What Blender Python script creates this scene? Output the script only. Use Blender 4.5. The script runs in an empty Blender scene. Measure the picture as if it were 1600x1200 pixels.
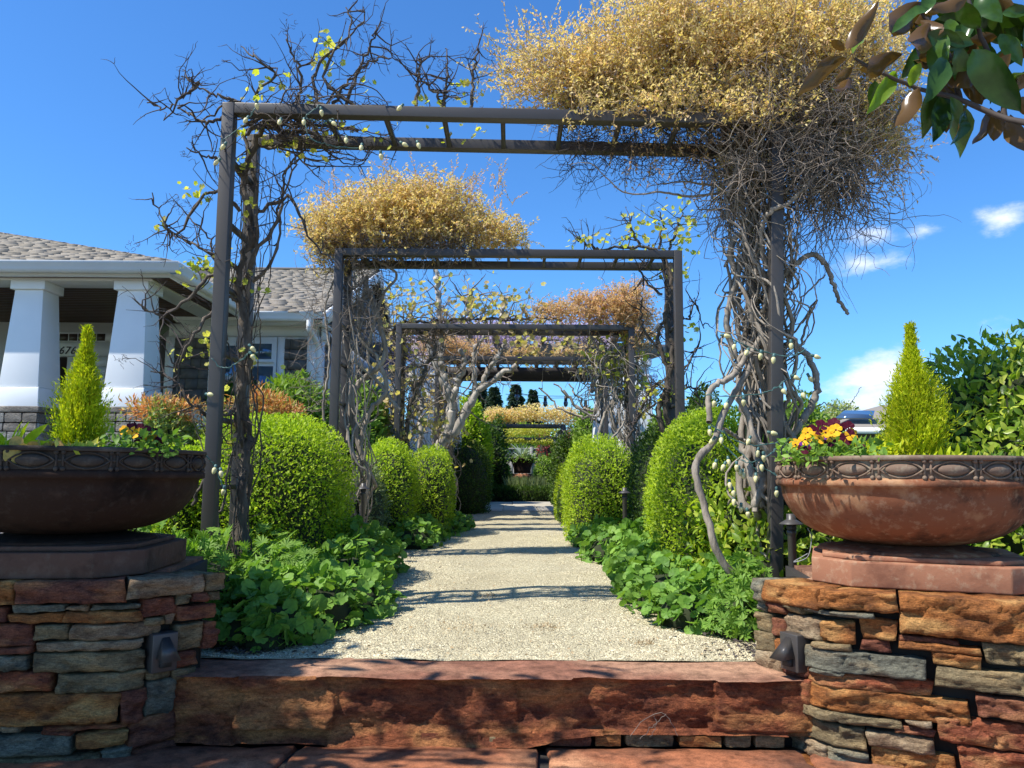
import bpy, math, random
import numpy as np
from mathutils import Vector, Matrix, noise
random.seed(7)
R = np.random.RandomState(11)
scene = bpy.context.scene
COL = scene.collection

# ------------------------------------------------------------------ camera, sky, sun, exposure
SUNV = None
FPX, TILT, ROLL, EYE = 1250.0, math.radians(6.57), math.radians(0.4), 0.68
cam_d = bpy.data.cameras.new('camera'); cam = bpy.data.objects.new('camera', cam_d); COL.objects.link(cam)
cam_d.sensor_width = 36; cam_d.lens = 36 * FPX / 1600; cam_d.clip_start = 0.05; cam_d.clip_end = 3000
cam.matrix_world = Matrix.Translation((0, 0, EYE)) @ Matrix.Rotation(math.pi / 2 + TILT, 4, 'X') @ Matrix.Rotation(ROLL, 4, 'Z')
scene.camera = cam
CM = np.array(cam.matrix_world.to_3x3())

SUN_AZ = (-0.925, -0.380); SUN_EL = math.radians(55)
world = bpy.data.worlds.new('World'); scene.world = world; world.use_nodes = True
nt = world.node_tree; nt.nodes.clear()
def N(tree, typ, **kw):
    n = tree.nodes.new(typ)
    for k, v in kw.items():
        if k.startswith('i_'):
            n.inputs[k[2:].replace('_', ' ')].default_value = v
        else: setattr(n, k, v)
    return n
sky = N(nt, 'ShaderNodeTexSky', sky_type='NISHITA', sun_disc=False, sun_elevation=SUN_EL,
        sun_rotation=math.atan2(SUN_AZ[0], SUN_AZ[1]), altitude=50, air_density=1.0, dust_density=0.35, ozone_density=2.2)
hs = N(nt, 'ShaderNodeHueSaturation'); hs.inputs['Saturation'].default_value = 1.1; hs.inputs['Value'].default_value = 1.25
nt.links.new(sky.outputs[0], hs.inputs['Color'])
tint = N(nt, 'ShaderNodeMixRGB', blend_type='MULTIPLY'); tint.inputs[0].default_value = 1; tint.inputs[2].default_value = (.52, .90, 1.26, 1); nt.links.new(hs.outputs[0], tint.inputs[1])
# clouds: small cumulus low on the right, placed by direction
tc = N(nt, 'ShaderNodeTexCoord')
def pixdir(px, py):
    d = CM @ np.array([(px - 800) / FPX, -(py - 600) / FPX, -1.0]); return d / np.linalg.norm(d)
mask = None
for (px, py, rad, st) in [(1365, 366, .055, .85), (1443, 360, .035, .9), (1562, 342, .045, .95), (1345, 412, .045, .8), (1390, 405, .05, .6),
                          (1390, 580, .07, 1.3), (1345, 596, .05, 1.2), (1360, 625, .09, 1.2), (1570, 515, .04, .6), (1060, 8, .05, .5),
                          (1250, 655, .10, .8), (1020, 512, .04, .45), (700, 655, .12, .4), (1500, 640, .12, .8)]:
    d = pixdir(px, py)
    vm = N(nt, 'ShaderNodeVectorMath', operation='SUBTRACT'); nt.links.new(tc.outputs['Generated'], vm.inputs[0]); vm.inputs[1].default_value = d
    vs = N(nt, 'ShaderNodeVectorMath', operation='MULTIPLY'); nt.links.new(vm.outputs[0], vs.inputs[0]); vs.inputs[1].default_value = (1 / rad, 1 / rad, 2.0 / rad)
    ln = N(nt, 'ShaderNodeVectorMath', operation='LENGTH'); nt.links.new(vs.outputs[0], ln.inputs[0])
    mr = N(nt, 'ShaderNodeMapRange'); mr.inputs['From Min'].default_value = 1.0; mr.inputs['From Max'].default_value = 0.0
    mr.inputs['To Min'].default_value = 0; mr.inputs['To Max'].default_value = st
    nt.links.new(ln.outputs['Value'], mr.inputs['Value'])
    if mask is None: mask = mr.outputs[0]
    else:
        mx = N(nt, 'ShaderNodeMath', operation='MAXIMUM'); nt.links.new(mask, mx.inputs[0]); nt.links.new(mr.outputs[0], mx.inputs[1]); mask = mx.outputs[0]
cmap = N(nt, 'ShaderNodeMapping'); cmap.inputs['Scale'].default_value = (1, 1, 2.0); nt.links.new(tc.outputs['Generated'], cmap.inputs[0])
cn = N(nt, 'ShaderNodeTexNoise'); cn.inputs['Scale'].default_value = 24; cn.inputs['Detail'].default_value = 8; cn.inputs['Roughness'].default_value = .62
nt.links.new(cmap.outputs[0], cn.inputs['Vector'])
ad = N(nt, 'ShaderNodeMath', operation='MULTIPLY_ADD'); nt.links.new(mask, ad.inputs[0]); ad.inputs[1].default_value = 0.62; nt.links.new(cn.outputs['Fac'], ad.inputs[2])
cr = N(nt, 'ShaderNodeMapRange'); cr.inputs['From Min'].default_value = .66; cr.inputs['From Max'].default_value = 1.26; cr.clamp = True
cr.interpolation_type = 'SMOOTHSTEP'
nt.links.new(ad.outputs[0], cr.inputs['Value'])
gate = N(nt, 'ShaderNodeMath', operation='MULTIPLY', use_clamp=True); nt.links.new(cr.outputs[0], gate.inputs[0])
g2 = N(nt, 'ShaderNodeMath', operation='MULTIPLY', use_clamp=True); nt.links.new(mask, g2.inputs[0]); g2.inputs[1].default_value = 6
nt.links.new(g2.outputs[0], gate.inputs[1])
mixc = N(nt, 'ShaderNodeMixRGB'); nt.links.new(gate.outputs[0], mixc.inputs[0]); nt.links.new(tint.outputs[0], mixc.inputs[1]); mixc.inputs[2].default_value = (7.6, 8.2, 9.2, 1)
bg = N(nt, 'ShaderNodeBackground'); bg.inputs['Strength'].default_value = 0.10
nt.links.new(mixc.outputs[0], bg.inputs[0])
wo = N(nt, 'ShaderNodeOutputWorld'); nt.links.new(bg.outputs[0], wo.inputs[0])

sd = bpy.data.lights.new('sun', 'SUN'); sd.energy = 5.0; sd.angle = math.radians(0.53); sd.color = (1.0, 0.955, 0.88)
sun = bpy.data.objects.new('sun', sd); COL.objects.link(sun)
tosun = Vector((SUN_AZ[0] * math.cos(SUN_EL), SUN_AZ[1] * math.cos(SUN_EL), math.sin(SUN_EL))).normalized()
SUNV = np.array(tosun)
sun.rotation_euler = tosun.to_track_quat('Z', 'Y').to_euler(); sun.location = (-6, -4, 9)
vs_ = scene.view_settings; vs_.view_transform = 'Standard'; vs_.look = 'None'; vs_.exposure = 0.52; vs_.gamma = 1; vs_.use_curve_mapping = False
try:
    scene.cycles.use_denoising = True; scene.cycles.max_bounces = 7; scene.cycles.transparent_max_bounces = 8
except Exception: pass

# ------------------------------------------------------------------ measuring helpers: a sight line from the camera meets a plane
def ray(px, py):
    return CM @ np.array([(px - 800) / FPX, -(py - 600) / FPX, -1.0])
def P(px, py, y):
    d = ray(px, py); t = y / d[1]; return np.array([d[0] * t, y, EYE + d[2] * t])
def G(px, py, z=0.0):
    d = ray(px, py); t = (z - EYE) / d[2]; return np.array([d[0] * t, d[1] * t, z])
def depth_for_height(px, py, z):
    d = ray(px, py); t = (z - EYE) / d[2]; return d[1] * t

# ------------------------------------------------------------------ object helpers
WM = {}
def world_of(o): return WM.get(o.name, Matrix.Identity(4))
def adopt(o, p):
    o.parent = p; o.matrix_parent_inverse = world_of(p).inverted(); WM[o.name] = world_of(o)
def tag(o, label=None, cat=None, group=None, kind=None):
    if label: o['label'] = label
    if cat: o['category'] = cat
    if group: o['group'] = group
    if kind: o['kind'] = kind
    return o
def thing(name, label, cat, loc=(0, 0, 0), group=None):
    o = bpy.data.objects.new(name, None); o.empty_display_size = .2; COL.objects.link(o)
    o.location = tuple(float(v) for v in loc); WM[o.name] = Matrix.Translation(o.location)
    return tag(o, label, cat, group)
def link(name, me, parent=None, M=None, kind=None, label=None):
    o = bpy.data.objects.new(name, me); COL.objects.link(o)
    if M is not None: o.matrix_basis = M; WM[o.name] = M.copy()
    else: WM[o.name] = Matrix.Identity(4)
    if parent is not None:
        o.parent = parent; o.matrix_parent_inverse = world_of(parent).inverted()
    if kind: o['kind'] = kind
    if label: o['label'] = label
    return o
def npmesh(name, V, loops, totals, mats, smooth=False, matidx=None):
    me = bpy.data.meshes.new(name)
    V = np.asarray(V, np.float32); loops = np.asarray(loops, np.int32); totals = np.asarray(totals, np.int32)
    me.vertices.add(len(V)); me.vertices.foreach_set('co', V.ravel())
    me.loops.add(len(loops)); me.loops.foreach_set('vertex_index', loops)
    me.polygons.add(len(totals)); st = np.concatenate([[0], np.cumsum(totals)[:-1]]).astype(np.int32)
    me.polygons.foreach_set('loop_start', st)
    try: me.polygons.foreach_set('loop_total', totals)
    except Exception: pass
    for m in (mats if isinstance(mats, (list, tuple)) else [mats]): me.materials.append(m)
    if matidx is not None: me.polygons.foreach_set('material_index', np.asarray(matidx, np.int32))
    if smooth: me.polygons.foreach_set('use_smooth', np.ones(len(totals), bool))
    me.update(calc_edges=True)
    return me
class MB:
    """collects polygons of one mesh"""
    def __init__(s): s.v = []; s.f = []; s.m = []
    def add(s, V, F, mi=0):
        b = len(s.v); s.v += [tuple(map(float, p)) for p in V]; s.f += [tuple(i + b for i in f) for f in F]; s.m += [mi] * len(F)
        return s
    def box(s, lo, hi, mi=0):
        x0, y0, z0 = lo; x1, y1, z1 = hi
        return s.add([(x0, y0, z0), (x1, y0, z0), (x1, y1, z0), (x0, y1, z0), (x0, y0, z1), (x1, y0, z1), (x1, y1, z1), (x0, y1, z1)],
                     [(0, 3, 2, 1), (4, 5, 6, 7), (0, 1, 5, 4), (1, 2, 6, 5), (2, 3, 7, 6), (3, 0, 4, 7)], mi)
    def prism(s, pts, z0, z1, mi=0, top=None):
        n = len(pts); top = top or pts
        V = [(p[0], p[1], z0) for p in pts] + [(p[0], p[1], z1) for p in top]
        F = [tuple(range(n))[::-1], tuple(range(n, 2 * n))] + [(i, (i + 1) % n, n + (i + 1) % n, n + i) for i in range(n)]
        return s.add(V, F, mi)
    def extr(s, quad, vec, mi=0):
        """polygon (3D points) extruded along vec"""
        n = len(quad); q = [np.array(p, float) for p in quad]; v = np.array(vec, float)
        V = q + [p + v for p in q]
        F = [tuple(range(n)), tuple(range(n, 2 * n))[::-1]] + [(i, n + i, n + (i + 1) % n, (i + 1) % n) for i in range(n)]
        return s.add(V, F, mi)
    def lathe(s, prof, c=(0, 0, 0), seg=32, mi=0, cap=True):
        V = []; F = []; n = len(prof)
        for (r, z) in prof:
            for k in range(seg):
                a = 2 * math.pi * k / seg; V.append((c[0] + r * math.cos(a), c[1] + r * math.sin(a), c[2] + z))
        for i in range(n - 1):
            for k in range(seg):
                k2 = (k + 1) % seg; F.append((i * seg + k, i * seg + k2, (i + 1) * seg + k2, (i + 1) * seg + k))
        if cap:
            F.append(tuple(range(seg))[::-1]); F.append(tuple((n - 1) * seg + k for k in range(seg)))
        return s.add(V, F, mi)
    def mesh(s, name, mats, smooth=False, bevel=0):
        lo = [i for f in s.f for i in f]; to = [len(f) for f in s.f]
        me = npmesh(name, s.v, lo, to, mats, smooth, s.m)
        if bevel or True:
            import bmesh
            bm = bmesh.new(); bm.from_mesh(me); bmesh.ops.recalc_face_normals(bm, faces=bm.faces)
            if bevel:
                bmesh.ops.bevel(bm, geom=[e for e in bm.edges if e.calc_face_angle(0) > .5], offset=bevel, segments=2, affect='EDGES', profile=.6)
            bm.to_mesh(me); bm.free()
        return me
    def obj(s, name, mats, parent=None, smooth=False, bevel=0, kind=None, label=None):
        return link(name, s.mesh(name, mats, smooth, bevel), parent, kind=kind, label=label)

# templates: (verts, faces), x along, z normal
def T_diamond(w=.5, fold=.12):
    return (np.array([(0, 0, 0), (.45, w / 2, fold), (1, 0, -.05), (.45, -w / 2, fold)]), [(0, 2, 1), (0, 3, 2)])
def T_oval(w=.5, bend=.12, n=5, fold=.1, wave=0.0, pw=.8, tipx=0):
    V = []; F = []
    for i in range(n + 1):
        t = i / n; h = w / 2 * (math.sin(math.pi * (t ** pw)) ** .75 if 0 < t < 1 else 0)
        z = -bend * (t * t); wv = wave * math.sin(t * 9)
        V += [(t, -h, z + fold * h * 2 + wv * h), (t, 0, z), (t, h, z + fold * h * 2 - wv * h)]
    for i in range(n):
        a = i * 3; b = a + 3
        F += [(a, b, b + 1, a + 1), (a + 1, b + 1, b + 2, a + 2)]
    return np.array(V), F
def T_lobed(lobes=7, amp=.16, cup=.15, seg=3, notch=.35, tooth=.0):
    """round lobed leaf centred at stalk joint, radius about .5"""
    V = [(0, 0, 0)]; F = []; n = lobes * seg
    for i in range(n + 1):
        a = -math.pi + notch * .5 + (2 * math.pi - notch) * i / n
        ph = (i % seg) / seg
        r = .5 * (1 - amp * abs(math.cos(math.pi * ph)) ** .8 + (tooth if i % 2 else 0))
        r *= .82 + .18 * math.cos(a)
        z = cup * r * r * 4 * .5 + (.03 if ph == 0 else -.015)
        V.append((r * math.cos(a), r * math.sin(a), z))
    mid = [(.5 * x, .5 * y, z * .35 - .01) for (x, y, z) in V[1:]]
    k = len(V); V += mid
    for i in range(1, n + 1):
        F.append((i, i + 1, k + i, k + i - 1)); F.append((0, k + i - 1, k + i))
    return np.array(V), F
def T_cut(n=7, w=.09):
    V = []; F = []
    for i in range(n):
        a = (i - (n - 1) / 2) * (4.6 / n); c, s = math.cos(a), math.sin(a); L = .5 * (1 - .12 * abs(i - (n - 1) / 2))
        for (x, y) in ((0, 0), (L * .55, -w / 2), (L, 0), (L * .55, w / 2)):
            V.append((x * c - y * s, x * s + y * c, .05 * x + (.03 if y else 0)))
        b = 4 * i; F += [(b, b + 1, b + 2), (b, b + 2, b + 3)]
    return np.array(V), F
T_small = T_diamond(.55, .1); T_narrow = T_diamond(.26, .05); T_round = T_oval(.75, .1, 3, .12)
def norm(a): return a / np.maximum(np.linalg.norm(a, axis=-1, keepdims=True), 1e-9)
def frames(D, Nn):
    X = norm(D); Z = Nn - (Nn * X).sum(-1, keepdims=True) * X; Z = norm(Z); Y = np.cross(Z, X); return X, Y, Z
def scatter_mesh(name, T, pos, D, Nn, size, mats, smooth=False):
    V0, F0 = T; X, Y, Z = frames(D, Nn); s = np.asarray(size).reshape(-1, 1, 1)
    V = pos[:, None, :] + s * (V0[None, :, 0:1] * X[:, None] + V0[None, :, 1:2] * Y[:, None] + V0[None, :, 2:3] * Z[:, None])
    n = len(pos); k = len(V0); lo = np.array([i for f in F0 for i in f]); to = np.array([len(f) for f in F0])
    loops = (lo[None] + k * np.arange(n)[:, None]).ravel()
    return npmesh(name, V.reshape(-1, 3), loops, np.tile(to, n), mats, smooth)
def leaves(parent, name, T, pos, D, Nn, size, mats, single=0, smooth=True):
    """the ones that show largest are parts of their own, the rest one joined part"""
    size = np.broadcast_to(np.asarray(size, float), (len(pos),)).copy()
    if single:
        dist = np.linalg.norm(pos - np.array([0, 0, EYE]), axis=1); key = size / dist
        # prefer what stands towards the camera
        key = key * (1.2 - .5 * (dist - dist.min()) / max(np.ptp(dist), 1e-6)); order = np.argsort(-key); a = order[:single]; b = order[single:]
        me = scatter_mesh(name, T, np.zeros((1, 3)), np.array([[1., 0, 0]]), np.array([[0, 0, 1.]]), [1], mats, smooth)
        X, Y, Z = frames(D, Nn)
        for i in a:
            M = Matrix.Identity(4); s = float(size[i])
            for r in range(3):
                M[r][0] = X[i, r] * s; M[r][1] = Y[i, r] * s; M[r][2] = Z[i, r] * s; M[r][3] = pos[i, r]
            link(name, me, parent, M)
        if len(b) == 0: return
        pos, D, Nn, size = pos[b], D[b], Nn[b], size[b]
    me = scatter_mesh(name, T, pos, D, Nn, size, mats, smooth)
    pl = 'leaves' if name == 'leaf' else name
    return link(pl, me, parent, kind='stuff')
def tubes_mesh(name, batches, mats, sides=5):
    """batches: list of (pts (M,n,3), rad (M,n))"""
    VV = []; LL = []; base = 0
    for pts, rad in batches:
        pts = np.asarray(pts, float); rad = np.asarray(rad, float)
        if pts.ndim == 2: pts = pts[None]; rad = rad[None]
        M, n, _ = pts.shape
        T = norm(np.gradient(pts, axis=1)); mean = norm(pts[:, -1] - pts[:, 0])
        ref = np.where(np.abs(mean[:, 2:3]) > .6, np.array([[1., .23, 0]]), np.array([[.1, .2, 1.]]))[:, None, :] * np.ones((1, n, 1))
        Nn = norm(np.cross(T, ref)); B = np.cross(T, Nn)
        a = np.arange(sides) * 2 * math.pi / sides
        ring = pts[:, :, None, :] + rad[:, :, None, None] * (np.cos(a)[None, None, :, None] * Nn[:, :, None, :] + np.sin(a)[None, None, :, None] * B[:, :, None, :])
        VV.append(ring.reshape(-1, 3))
        idx = (np.arange(M)[:, None, None] * n + np.arange(n - 1)[None, :, None]) * sides
        k = np.arange(sides)[None, None, :]; k2 = (k + 1) % sides
        q = np.stack([idx + k, idx + k2, idx + sides + k2, idx + sides + k], -1).reshape(-1, 4) + base
        LL.append(q); base += M * n * sides
    V = np.concatenate(VV); Q = np.concatenate(LL)
    return npmesh(name, V, Q.ravel(), np.full(len(Q), 4), mats, True)
def tubes(name, batches, mats, parent=None, sides=5, kind=None):
    if kind is None:      # a few big limbs: each one a piece of its own
        last = None
        for pts, rad in batches:
            pts = np.asarray(pts, float); rad = np.asarray(rad, float)
            if pts.ndim == 2: pts = pts[None]; rad = rad[None]
            for i in range(len(pts)): last = link(name, tubes_mesh(name, [(pts[i:i + 1], rad[i:i + 1])], mats, sides), parent)
        return last
    return link(name, tubes_mesh(name, batches, mats, sides), parent, kind=kind)
def spline(pts, n=40, jit=0.0, rs=R):
    p = np.array(pts, float); k = len(p)
    p = np.vstack([2 * p[0] - p[1], p, 2 * p[-1] - p[-2]]); out = []
    for t in np.linspace(0, k - 1 - 1e-6, n):
        i = int(t); u = t - i; a, b, c, d = p[i], p[i + 1], p[i + 2], p[i + 3]
        out.append(.5 * ((2 * b) + (-a + c) * u + (2 * a - 5 * b + 4 * c - d) * u * u + (-a + 3 * b - 3 * c + d) * u ** 3))
    out = np.array(out)
    if jit: out[1:] += rs.normal(0, jit, (n - 1, 3))
    return out
def walk(start, d, n, step, wander, pull=(0, 0, 0), kink=0.0):
    """M random walks"""
    M = len(start); p = np.array(start, float); d = norm(np.array(d, float)); out = [p.copy()]
    step = np.broadcast_to(np.asarray(step, float).reshape(-1, 1), (M, 1))
    for i in range(n - 1):
        d = d + R.normal(0, wander, (M, 3)) + np.array(pull)
        if kink: d = d + (R.rand(M, 1) < .25) * R.normal(0, kink, (M, 3))
        d = norm(d); p = p + d * step; out.append(p.copy())
    return np.stack(out, 1)
def taper(M, n, r0, r1):
    r0 = np.broadcast_to(np.asarray(r0, float), (M,)); t = np.linspace(0, 1, n)[None]
    return r0[:, None] * (1 - t) + r1 * t

# ------------------------------------------------------------------ materials
def mat_base(name):
    m = bpy.data.materials.new(name); m.use_nodes = True; t = m.node_tree; b = t.nodes['Principled BSDF']; return m, t, b
def ramp(t, stops, fac=None, interp='LINEAR'):
    r = t.nodes.new('ShaderNodeValToRGB'); r.color_ramp.interpolation = interp
    e = r.color_ramp.elements
    while len(e) < len(stops): e.new(.5)
    for k, (p, c) in enumerate(stops): e[k].position = p; e[k].color = (*c, 1)
    if fac is not None: t.links.new(fac, r.inputs[0])
    return r
def noise_n(t, scale, detail=4, rough=.55, vec=None, scl=None, coord='Object'):
    n = t.nodes.new('ShaderNodeTexNoise'); n.inputs['Scale'].default_value = scale; n.inputs['Detail'].default_value = detail; n.inputs['Roughness'].default_value = rough
    if vec is None:
        tc = t.nodes.new('ShaderNodeTexCoord'); vec = tc.outputs[coord]
    if scl:
        mp = t.nodes.new('ShaderNodeMapping'); mp.inputs['Scale'].default_value = scl; t.links.new(vec, mp.inputs[0]); vec = mp.outputs[0]
    t.links.new(vec, n.inputs['Vector']); return n
def bump(t, b, h, strength=.3, dist=.01, prev=None):
    bp = t.nodes.new('ShaderNodeBump'); bp.inputs['Strength'].default_value = strength; bp.inputs['Distance'].default_value = dist
    t.links.new(h, bp.inputs['Height'])
    if prev: t.links.new(prev.outputs[0], bp.inputs['Normal'])
    t.links.new(bp.outputs[0], b.inputs['Normal']); return bp
def simple(name, col, rough=.6, var=.12, scale=6, metal=0, bumps=.15, bscale=60, bdist=.002):
    m, t, b = mat_base(name); b.inputs['Roughness'].default_value = rough; b.inputs['Metallic'].default_value = metal
    n = noise_n(t, scale, 5); c = np.array(col)
    r = ramp(t, [(.25, tuple(c * (1 - var))), (.75, tuple(np.minimum(c * (1 + var), 1)))], n.outputs['Fac']); t.links.new(r.outputs[0], b.inputs['Base Color'])
    if bumps: bump(t, b, noise_n(t, bscale, 4).outputs['Fac'], bumps, bdist)
    return m
def foliage(name, cols, trans=.35, rough=.5, rnd='island', spec=.4, back=None, backtrans=None, tcol=None):
    m, t, b = mat_base(name); b.inputs['Roughness'].default_value = rough
    b.inputs['Specular IOR Level'].default_value = spec
    if rnd == 'island': g = t.nodes.new('ShaderNodeNewGeometry'); f = g.outputs['Random Per Island']
    else:
        oi = t.nodes.new('ShaderNodeObjectInfo'); g = t.nodes.new('ShaderNodeNewGeometry')
        mx = t.nodes.new('ShaderNodeMath'); mx.operation = 'ADD'; t.links.new(oi.outputs['Random'], mx.inputs[0]); t.links.new(g.outputs['Random Per Island'], mx.inputs[1])
        fr = t.nodes.new('ShaderNodeMath'); fr.operation = 'FRACT'; t.links.new(mx.outputs[0], fr.inputs[0]); f = fr.outputs[0]
    r = ramp(t, [(i / max(len(cols) - 1, 1), c) for i, c in enumerate(cols)], f)
    # large patches of fresher and older growth
    nn = noise_n(t, 5, 3, coord='Object'); vr = ramp(t, [(.3, (.72, .74, .72)), (.7, (1.18, 1.15, 1.1))], nn.outputs['Fac'])
    mu = t.nodes.new('ShaderNodeMixRGB'); mu.blend_type = 'MULTIPLY'; mu.inputs[0].default_value = 1
    t.links.new(r.outputs[0], mu.inputs[1]); t.links.new(vr.outputs[0], mu.inputs[2]); colo = mu.outputs[0]
    if back is not None:
        gb = t.nodes.new('ShaderNodeNewGeometry'); mb = t.nodes.new('ShaderNodeMixRGB'); t.links.new(gb.outputs['Backfacing'], mb.inputs[0])
        t.links.new(colo, mb.inputs[1]); mb.inputs[2].default_value = (*back, 1); colo = mb.outputs[0]
    t.links.new(colo, b.inputs['Base Color'])
    tr = t.nodes.new('ShaderNodeBsdfTranslucent')
    tm = t.nodes.new('ShaderNodeMixRGB'); tm.blend_type = 'MULTIPLY'; tm.inputs[0].default_value = 1; t.links.new(colo, tm.inputs[1])
    tm.inputs[2].default_value = (*(tcol or (1.5, 1.6, .6)), 1); t.links.new(tm.outputs[0], tr.inputs[0])
    ms = t.nodes.new('ShaderNodeMixShader'); ms.inputs[0].default_value = trans
    t.links.new(b.outputs[0], ms.inputs[1]); t.links.new(tr.outputs[0], ms.inputs[2])
    t.links.new(ms.outputs[0], t.nodes['Material Output'].inputs[0]); return m
def bark(name, c0, c1, scale=14, stretch=(1, 1, .25), bs=.6, dist=.004):
    m, t, b = mat_base(name); b.inputs['Roughness'].default_value = .9
    n = noise_n(t, scale, 8, .65, scl=stretch); r = ramp(t, [(.3, c0), (.7, c1)], n.outputs['Fac']); t.links.new(r.outputs[0], b.inputs['Base Color'])
    bump(t, b, noise_n(t, scale * 3, 6, .7, scl=stretch).outputs['Fac'], bs, dist); return m
def stone(name, pals, scale=9, bs=.9, dist=.012, strat=(1, 1, 5)):
    """pals: list of (dark, mid, light) chosen per stone"""
    m, t, b = mat_base(name); b.inputs['Roughness'].default_value = .85
    b.inputs['Specular IOR Level'].default_value = .15
    oi = t.nodes.new('ShaderNodeObjectInfo')
    # a different place in the noise for each stone
    tcn = t.nodes.new('ShaderNodeTexCoord'); va = t.nodes.new('ShaderNodeVectorMath'); va.operation = 'ADD'
    ms = t.nodes.new('ShaderNodeMath'); ms.operation = 'MULTIPLY'; ms.inputs[1].default_value = 37; t.links.new(oi.outputs['Random'], ms.inputs[0])
    t.links.new(tcn.outputs['Object'], va.inputs[0]); t.links.new(ms.outputs[0], va.inputs[1]); v = va.outputs[0]
    n1 = noise_n(t, scale * 1.3, 9, .66, vec=v, scl=(1, 1, 1.8)); n2 = noise_n(t, scale * 6.5, 8, .75, vec=v, scl=strat)
    n4 = noise_n(t, 230, 3, .6, vec=v)
    n3 = noise_n(t, scale * .6, 4, .5, vec=v, scl=(1, 1, 3))
    cols = []
    for j in range(3):
        r = ramp(t, [((k + .5) / len(pals), pals[k][j]) for k in range(len(pals))], oi.outputs['Random'], 'CONSTANT')
        for k, e in enumerate(r.color_ramp.elements): e.position = k / len(pals)
        cols.append(r.outputs[0])
    f1 = t.nodes.new('ShaderNodeMapRange'); f1.inputs[1].default_value = .36; f1.inputs[2].default_value = .60; t.links.new(n1.outputs['Fac'], f1.inputs[0])
    a = t.nodes.new('ShaderNodeMixRGB'); t.links.new(f1.outputs[0], a.inputs[0]); t.links.new(cols[0], a.inputs[1]); t.links.new(cols[1], a.inputs[2])
    f3 = t.nodes.new('ShaderNodeMapRange'); f3.inputs[1].default_value = .50; f3.inputs[2].default_value = .66; t.links.new(n3.outputs['Fac'], f3.inputs[0])
    c = t.nodes.new('ShaderNodeMixRGB'); t.links.new(f3.outputs[0], c.inputs[0]); t.links.new(a.outputs[0], c.inputs[1]); t.links.new(cols[2], c.inputs[2])
    rr = ramp(t, [(.34, (.42, .40, .38)), (.5, (.95, .93, .9)), (.68, (1.5, 1.45, 1.38))], n2.outputs['Fac'])
    mu = t.nodes.new('ShaderNodeMixRGB'); mu.blend_type = 'MULTIPLY'; mu.inputs[0].default_value = .9; t.links.new(c.outputs[0], mu.inputs[1]); t.links.new(rr.outputs[0], mu.inputs[2])
    r4 = ramp(t, [(.35, (.7, .7, .7)), (.65, (1.25, 1.25, 1.25))], n4.outputs['Fac']); m4 = t.nodes.new('ShaderNodeMixRGB'); m4.blend_type = 'MULTIPLY'; m4.inputs[0].default_value = .7
    t.links.new(mu.outputs[0], m4.inputs[1]); t.links.new(r4.outputs[0], m4.inputs[2]); t.links.new(m4.outputs[0], b.inputs['Base Color'])
    b1 = bump(t, b, n1.outputs['Fac'], min(1, bs), dist * 3)
    b2 = bump(t, b, n2.outputs['Fac'], min(1, bs), dist * .9, prev=b1)
    bump(t, b, n4.outputs['Fac'], .4, .0015, prev=b2)
    return m

ORG = ((.17, .07, .03), (.46, .18, .055), (.60, .33, .12)); MAR = ((.12, .045, .035), (.29, .11, .065), (.42, .19, .09))
OLV = ((.13, .10, .06), (.29, .23, .13), (.40, .29, .15)); GRY = ((.12, .12, .095), (.25, .245, .185), (.36, .29, .18)); RED = ((.16, .05, .03), (.40, .125, .06), (.52, .26, .11))
TAN = ((.20, .13, .08), (.40, .29, .18), (.50, .40, .26))
M = {}
for k, p in dict(ORG=ORG, MAR=MAR, OLV=OLV, GRY=GRY, RED=RED, TAN=TAN).items(): M['st' + k] = stone('ledgestone_' + k.lower(), [p])
M['slab'] = stone('red_slab', [((.13, .045, .028), (.36, .115, .05), (.54, .24, .09))], scale=6.5, bs=1, dist=.016, strat=(1, 1, 2.5))
M['slabtop'] = stone('red_flag', [((.16, .075, .05), (.27, .125, .08), (.38, .22, .14))], scale=3.0, bs=.5, dist=.008, strat=(1, 1, 1))
M['flag'] = stone('orange_flag', [((.15, .07, .045), (.34, .13, .065), (.46, .25, .14))], scale=3.0, bs=.5, dist=.008, strat=(1, 1, 1))
M['core'] = simple('dark_joint', (.025, .02, .016), .95)
M['gstone'] = stone('grey_ledge', [((.22, .20, .17), (.38, .35, .30), (.48, .45, .38)), ((.18, .16, .14), (.30, .27, .23), (.42, .38, .32)), ((.25, .24, .22), (.42, .40, .36), (.5, .48, .44))], scale=6)
M['steel'] = simple('bronze_painted_steel', (.056, .050, .045), .42, .10, 3, bumps=.08, bscale=90)
M['black'] = simple('black_steel', (.03, .028, .026), .5)
M['white'] = simple('white_paint', (.80, .81, .80), .55, .03, 4, bumps=.06)
M['trim'] = simple('cream_trim', (.70, .70, .66), .55, .04, 4, bumps=.05)
M['soffit'] = simple('brown_cedar_soffit', (.09, .045, .025), .6, .3, 3)
M['dark'] = simple('dark_interior', (.03, .028, .026), .7)
M['siding'] = simple('grey_cedar_shingle', (.135, .125, .115), .85, .22, 7, bumps=.4, bscale=30)
M['roofbase'] = simple('roof_felt', (.05, .045, .042), .9)
M['roof'] = simple('grey_brown_asphalt_shingle', (.30, .265, .22), .95, .22, 60, bumps=.15, bscale=220)
M['roof2'] = simple('darker_asphalt_shingle', (.24, .21, .17), .95, .22, 60, bumps=.15, bscale=220)
M['door'] = simple('dark_brown_door', (.04, .025, .018), .4)
M['timber'] = simple('weathered_grey_beam', (.20, .18, .165), .8, .2, 5)
M['timberd'] = simple('shade_toned_beam', (.045, .038, .034), .7, .2, 5)  # dark tone stands in for the shade on the rear pergola beams
M['fence'] = simple('weathered_fence_board', (.22, .20, .18), .85, .2, 5)
M['soil'] = simple('dark_mulch_soil', (.055, .038, .026), .95, .5, 20, bumps=.8, bscale=60, bdist=.02)
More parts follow.
